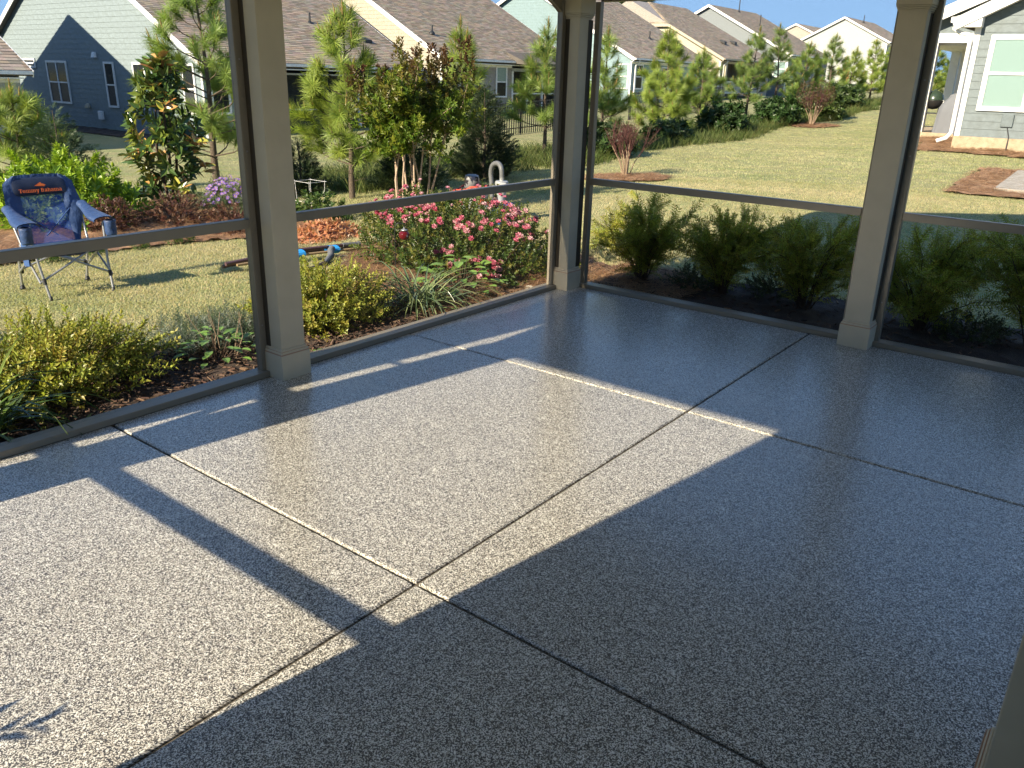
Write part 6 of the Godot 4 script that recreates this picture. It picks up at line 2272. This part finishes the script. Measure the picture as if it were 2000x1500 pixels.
func garden_ornaments() -> void:
	var p := on_ground(-5.12, -4.96)
	var hk := thing("shepherd_hook", "thin black shepherd's hook standing before the rose bush", "hook", p)
	var mb := MB.new()
	mb.local = true
	var pts := [Vector3(0, -0.15, 0), Vector3(0, 0.50, 0)]
	for k in 9:
		var an := PI - k * PI * 1.2 / 8.0
		pts.append(Vector3(0.033, 0.53, -0.03) + Vector3(cos(an) * 0.033, sin(an) * 0.045, -cos(an) * 0.03))
	mb.tube(pts, [0.004], 6)
	mb.tube([Vector3(-0.10, 0.10, 0.04), Vector3(-0.1, 0.14, 0.04), Vector3(0, 0.12, 0)], [0.0035], 5)
	obj("rod", mb, M.black_metal, hk)
	var fd := thing("bird_feeder", "round red glass bird feeder hanging from the black hook", "feeder", p + Vector3(0.06, 0.425, -0.055))
	mb = MB.new()
	mb.local = true
	mb.lathe(Vector3.ZERO, [Vector2(0, 0), Vector2(0.02, 0.004), Vector2(0.042, 0.022), Vector2(0.048, 0.046), Vector2(0.042, 0.068), Vector2(0.024, 0.082), Vector2(0.012, 0.086), Vector2(0, 0.086)], 20)
	obj("globe", mb, M.red_glass, fd)
	mb = MB.new()
	mb.local = true
	mb.lathe(Vector3.ZERO, [Vector2(0.0, 0.087), Vector2(0.03, 0.080), Vector2(0.028, 0.094), Vector2(0.008, 0.100), Vector2(0.004, 0.115), Vector2(0, 0.115)], 14)
	obj("cap", mb, M.steel, fd)
	mb = MB.new()
	mb.local = true
	for k in 5:
		var an := TAU * k / 5
		mb.leaf(Vector3(0.047, 0.045, 0.012), Vector3(0.1, sin(an), cos(an)), Vector3.RIGHT, 0.013, 0.009)
	obj("flower_port", mb, M.white, fd)

	# heap of orange-brown leaves and bark beside the middle column
	rng.seed = 830
	var hp := on_ground(-8.1, -6.65)
	var t := thing("leaf_heap", "low heap of orange-brown bark chips on the lawn right of the middle column", "heap", hp)
	mb = MB.new()
	mb.local = true
	var nz := FastNoiseLite.new()
	nz.frequency = 2.5
	var rings := 7
	var sd := 26
	for a in rings:
		for k in sd:
			for tri_k in 2:
				var f := func(i: int, j: int) -> Vector3:
					var q := float(i) / rings
					var an := TAU * (j % sd) / sd
					var x := cos(an) * q * 0.42
					var z := sin(an) * q * 0.62
					return Vector3(x, 0.19 * pow(cos(q * PI / 2), 1.3) * (1.0 + 0.5 * nz.get_noise_2d(x * 3, z * 3)) - 0.02, z)
				var p0: Vector3 = f.call(a, k)
				var p1: Vector3 = f.call(a + 1, k)
				var p2: Vector3 = f.call(a + 1, k + 1)
				var p3: Vector3 = f.call(a, k + 1)
				if tri_k == 0:
					mb.tri(p0, p2, p1)
				elif a > 0:
					mb.tri(p0, p3, p2)
	obj("mound", mb, M.heap, t)
	var cm := MB.new()
	cm.leaf(Vector3(0, 0, 0), Vector3(0, 1, 0), Vector3(0, 0, 1), 0.075, 0.04, 0.6, 0.25)
	var xf := []
	var cl := []
	for k in 900:
		var q := sqrt(rng.randf()) * 1.1
		var an := rnd(0, TAU)
		xf.append(aim(Vector3(cos(an) * q * 0.42, maxf(0.0, 0.19 * pow(cos(minf(q, 1.0) * PI / 2), 1.3)) + 0.005, sin(an) * q * 0.62), (rdir() + Vector3.UP * 0.3).normalized(), rnd(0, TAU), rnd(0.6, 1.1)))
		cl.append(vary(Color(0.42, 0.18, 0.085).lerp(Color(0.60, 0.37, 0.23), rng.randf()), 0.25))
	scatter("bark_flakes", cm.mesh(), M.leaf, xf, cl, t)
	# dried grass clump at its foot
	t = thing("dry_grass", "low clump of reddish dry grass at the foot of the bark heap", "grass clump", on_ground(-7.75, -6.25))
	mb = MB.new()
	mb.local = true
	for k in 130:
		var an := rnd(0, TAU)
		mb.blade(Vector3(rnd(-0.2, 0.2), 0, rnd(-0.35, 0.35)), Vector3(cos(an), rnd(0.2, 0.9), sin(an)).normalized(), rnd(0.1, 0.22), 0.006, Vector3(-sin(an), 0, cos(an)), Vector3(0, -0.05, 0))
	obj("blades", mb, M.tan_twig, t).set_meta("kind", "stuff")

	# white wire frame among the bean plants
	t = thing("wire_frame", "white wire plant frame right of the middle column", "plant frame", on_ground(-9.55, -7.6))
	for s in [[-0.16, -0.14], [0.16, -0.14], [-0.16, 0.14], [0.16, 0.14]]:
		mb = MB.new()
		mb.local = true
		mb.tube([Vector3(s[0] * 0.8, -0.1, s[1] * 0.8), Vector3(s[0], 0.52, s[1])], [0.0025], 5)
		obj("upright", mb, M.white, t)
	for y in [0.22, 0.50]:
		mb = MB.new()
		mb.local = true
		var f: float = 0.8 + 0.2 * y / 0.5
		mb.tube([Vector3(-0.19, y, -0.14 * f), Vector3(0.19, y, -0.14 * f)], [0.0025], 5)
		mb.tube([Vector3(-0.19, y, 0.14 * f), Vector3(0.19, y, 0.14 * f)], [0.0025], 5)
		mb.tube([Vector3(-0.16 * f, y, -0.18), Vector3(-0.16 * f, y, 0.18)], [0.0025], 5)
		mb.tube([Vector3(0.16 * f, y, -0.18), Vector3(0.16 * f, y, 0.18)], [0.0025], 5)
		obj("hoop", mb, M.white, t)
	# garden tool stuck in the bed by the column
	t = thing("garden_tool", "slanting gray-handled garden tool in the straw bed by the middle column", "tool", on_ground(-9.6, -6.75))
	mb = MB.new()
	mb.local = true
	mb.tube([Vector3(0.0, 0.14, 0.08), Vector3(-0.35, 0.62, -0.18)], [0.012], 8)
	obj("handle", mb, M.vac_gray, t)
	mb = MB.new()
	mb.local = true
	mb.tube([Vector3(0.05, -0.02, 0.12), Vector3(0.0, 0.14, 0.08)], [0.02, 0.014], 8)
	obj("socket", mb, M.red_plastic, t)
	# pale stones by the corner column
	var n := 0
	for q in [[-4.08, -5.55, 0.05, "round pale stone at the foot of the corner column's left side"], [-4.32, -5.42, 0.035, "small flat pale stone in the mulch left of the corner column"]]:
		rng.seed = 840 + n
		n += 1
		t = thing("stone", q[3], "stone", on_ground(q[0], q[1]) + Vector3(0, 0.02, 0), 0.0, "pale stones in the mulch")
		var sm := SphereMesh.new()
		sm.radius = q[2]
		sm.height = q[2] * 1.4
		sm.radial_segments = 14
		sm.rings = 8
		var st := MB.new()
		var ar := sm.get_mesh_arrays()
		st.v = ar[Mesh.ARRAY_VERTEX]
		st.n = ar[Mesh.ARRAY_NORMAL]
		st.u = ar[Mesh.ARRAY_TEX_UV]
		st.i = ar[Mesh.ARRAY_INDEX]
		st.c.resize(st.v.size())
		st.c.fill(Color.WHITE)
		for k in st.v.size():
			st.v[k] = st.v[k] * (1.0 + 0.25 * nz.get_noise_3dv(st.v[k] * 9.0)) * Vector3(1.2, 1, 0.9)
		st.local = true
		obj("body", st, M.stone, t)


func far_furniture() -> void:
	# black picket fences behind the pines
	for q in [[Vector3(-20.5, 0, -24.3), Vector3(-20.0, 0, -31.0), "black metal fence left of the corner column, behind the pines"], [Vector3(-20.0, 0, -34.5), Vector3(-19.5, 0, -43.5), "black metal fence right of the corner column, below the blue house"]]:
		var a: Vector3 = q[0]
		var b: Vector3 = q[1]
		var t := thing("metal_fence", q[2], "fence", on_ground(a.x, a.z), 0.0, "black metal fences behind the pines")
		var n := int(a.distance_to(b) / 0.13)
		for k in n + 1:
			var p := a.lerp(b, float(k) / n)
			p.y = ground_y(p.x, p.z)
			var mb := MB.new()
			var r := 0.014 if k % 18 else 0.035
			mb.box(p + Vector3(-r, -0.05, -r), p + Vector3(r, 1.15 if k % 18 else 1.25, r))
			obj("picket" if k % 18 else "fence_post", mb, M.black_metal, t)
		for y in [0.18, 0.98, 1.10]:
			var mb := MB.new()
			for k in 8:
				var p := a.lerp(b, k / 8.0)
				var p2 := a.lerp(b, (k + 1) / 8.0)
				p.y = ground_y(p.x, p.z) + y
				p2.y = ground_y(p2.x, p2.z) + y
				mb.bar(p, p2, 0.03, 0.035)
			obj("rail", mb, M.black_metal, t)
	# straw-coloured bed below the blue house
	# the neighbour's grill, and a covered one beside it
	var g := Vector3(-5.62, 0.48, -26.95)
	var t := thing("grill", "black kettle-shaped smoker grill on the near house's back porch", "grill", g)
	var mb := MB.new()
	mb.local = true
	mb.lathe(Vector3(0, 0.62, 0), [Vector2(0, 0), Vector2(0.12, 0.02), Vector2(0.22, 0.12), Vector2(0.25, 0.24), Vector2(0.24, 0.25)], 18)
	obj("bowl", mb, M.black_metal, t)
	mb = MB.new()
	mb.local = true
	mb.lathe(Vector3(0, 0.62, 0), [Vector2(0.25, 0.255), Vector2(0.25, 0.30), Vector2(0.22, 0.40), Vector2(0.14, 0.48), Vector2(0.05, 0.51), Vector2(0.03, 0.55), Vector2(0, 0.55)], 18)
	obj("lid", mb, mat(lin(0.03, 0.05, 0.035), 0.25), t)
	for s in [[-0.2, -0.15], [0.2, -0.15], [-0.2, 0.15], [0.2, 0.15]]:
		mb = MB.new()
		mb.local = true
		mb.tube([Vector3(s[0], 0.0, s[1]), Vector3(s[0] * 0.9, 0.68, s[1] * 0.9)], [0.016], 6)
		obj("leg", mb, M.black_metal, t)
	mb = MB.new()
	mb.local = true
	mb.box(Vector3(-0.28, 0.5, -0.2), Vector3(0.42, 0.53, 0.2))
	mb.box(Vector3(-0.24, 0.14, -0.18), Vector3(0.24, 0.16, 0.18))
	obj("shelf", mb, M.black_metal, t)
	for s in [-0.2, 0.2]:
		mb = MB.new()
		mb.local = true
		mb.tube([Vector3(s, 0.07, 0.16), Vector3(s, 0.07, 0.2)], [0.07], 14)
		obj("wheel", mb, M.dark_plastic, t)
	t = thing("covered_grill", "grill under a gray cloth cover against the near house's corner", "grill", Vector3(-5.0, 0.48, -26.9))
	rng.seed = 860
	mb = MB.new()
	mb.local = true
	var ringp := func(f: float, an: float) -> Vector3:
		var fold := 1.0 + 0.035 * sin(an * 9.0 + 1.0) * (1.0 - f) + 0.02 * sin(an * 17.0) * (1.0 - f)
		var sx := lerpf(0.48, 0.30, smoothstep(0.55, 1.0, f)) * fold
		var sz := lerpf(0.34, 0.22, smoothstep(0.5, 1.0, f)) * fold
		var cx := signf(cos(an)) * pow(absf(cos(an)), 0.5)
		var cz := signf(sin(an)) * pow(absf(sin(an)), 0.5)
		return Vector3(cx * sx + 0.10 * f, f * 1.12 - 0.10 * smoothstep(0.7, 1.0, f) * cx * -1.0, cz * sz)
	for a in 10:
		for k in 40:
			mb.quad(ringp.call(a / 10.0, TAU * (k + 1) / 40), ringp.call(a / 10.0, TAU * k / 40), ringp.call((a + 1) / 10.0, TAU * k / 40), ringp.call((a + 1) / 10.0, TAU * (k + 1) / 40))
	for k in 40:
		mb.tri(Vector3(0.1, 1.1, 0), ringp.call(1.0, TAU * (k + 1) / 40), ringp.call(1.0, TAU * k / 40))
	obj("cloth_cover", mb, M.cover, t)
	# orange barrier netting far behind the pines
	t = thing("orange_barrier", "small orange-red panel leaning by the far gray house", "panel", Vector3(-27.5, 1.4, -90.0))
	mb = MB.new()
	mb.box(Vector3(-27.8, 1.0, -90.3), Vector3(-27.2, 3.4, -90.2))
	obj("panel", mb, M.cord, t)


func _ready() -> void:
	# ---- camera, sky, sun, exposure
	var cam := Camera3D.new()
	cam.name = "camera"
	cam.fov = 50.65
	cam.near = 0.05
	cam.far = 1500.0
	cam.transform = Transform3D(Basis(Vector3.UP, deg_to_rad(37.4)) * Basis(Vector3.RIGHT, deg_to_rad(-20.7)) * Basis(Vector3.BACK, deg_to_rad(1.6)), Vector3(0, 1.65, 0))
	add_child(cam)
	cam.current = true
	var sun := DirectionalLight3D.new()
	sun.name = "sun"
	sun.light_energy = 1.5
	sun.light_color = Color(1.0, 0.94, 0.83)
	sun.light_angular_distance = 0.5
	sun.shadow_enabled = true
	sun.look_at_from_position(SUN_TO * 50.0, Vector3.ZERO)
	add_child(sun)
	var env := Environment.new()
	env.background_mode = Environment.BG_SKY
	var sky := Sky.new()
	var sm := ProceduralSkyMaterial.new()
	sm.sky_top_color = Color(0.41, 0.57, 0.82)
	sm.sky_horizon_color = Color(0.60, 0.77, 0.94)
	sm.sky_curve = 0.3
	sm.ground_bottom_color = Color(0.25, 0.26, 0.18)
	sm.ground_horizon_color = Color(0.45, 0.5, 0.5)
	sm.sun_angle_max = 20.0
	sm.sky_energy_multiplier = 0.69
	sky.sky_material = sm
	env.sky = sky
	env.tonemap_mode = Environment.TONE_MAPPER_LINEAR
	env.tonemap_exposure = 2.85
	env.sdfgi_enabled = true
	env.ssao_enabled = true
	env.ssil_enabled = true
	var we := WorldEnvironment.new()
	we.name = "world_environment"
	we.environment = env
	add_child(we)

	make_materials()
	build_porch()
	build_houses()
	build_ground()
	build_plants()
	camp_chair()
	dust_gear()
	wand_bundle()
	garden_ornaments()
	far_furniture()
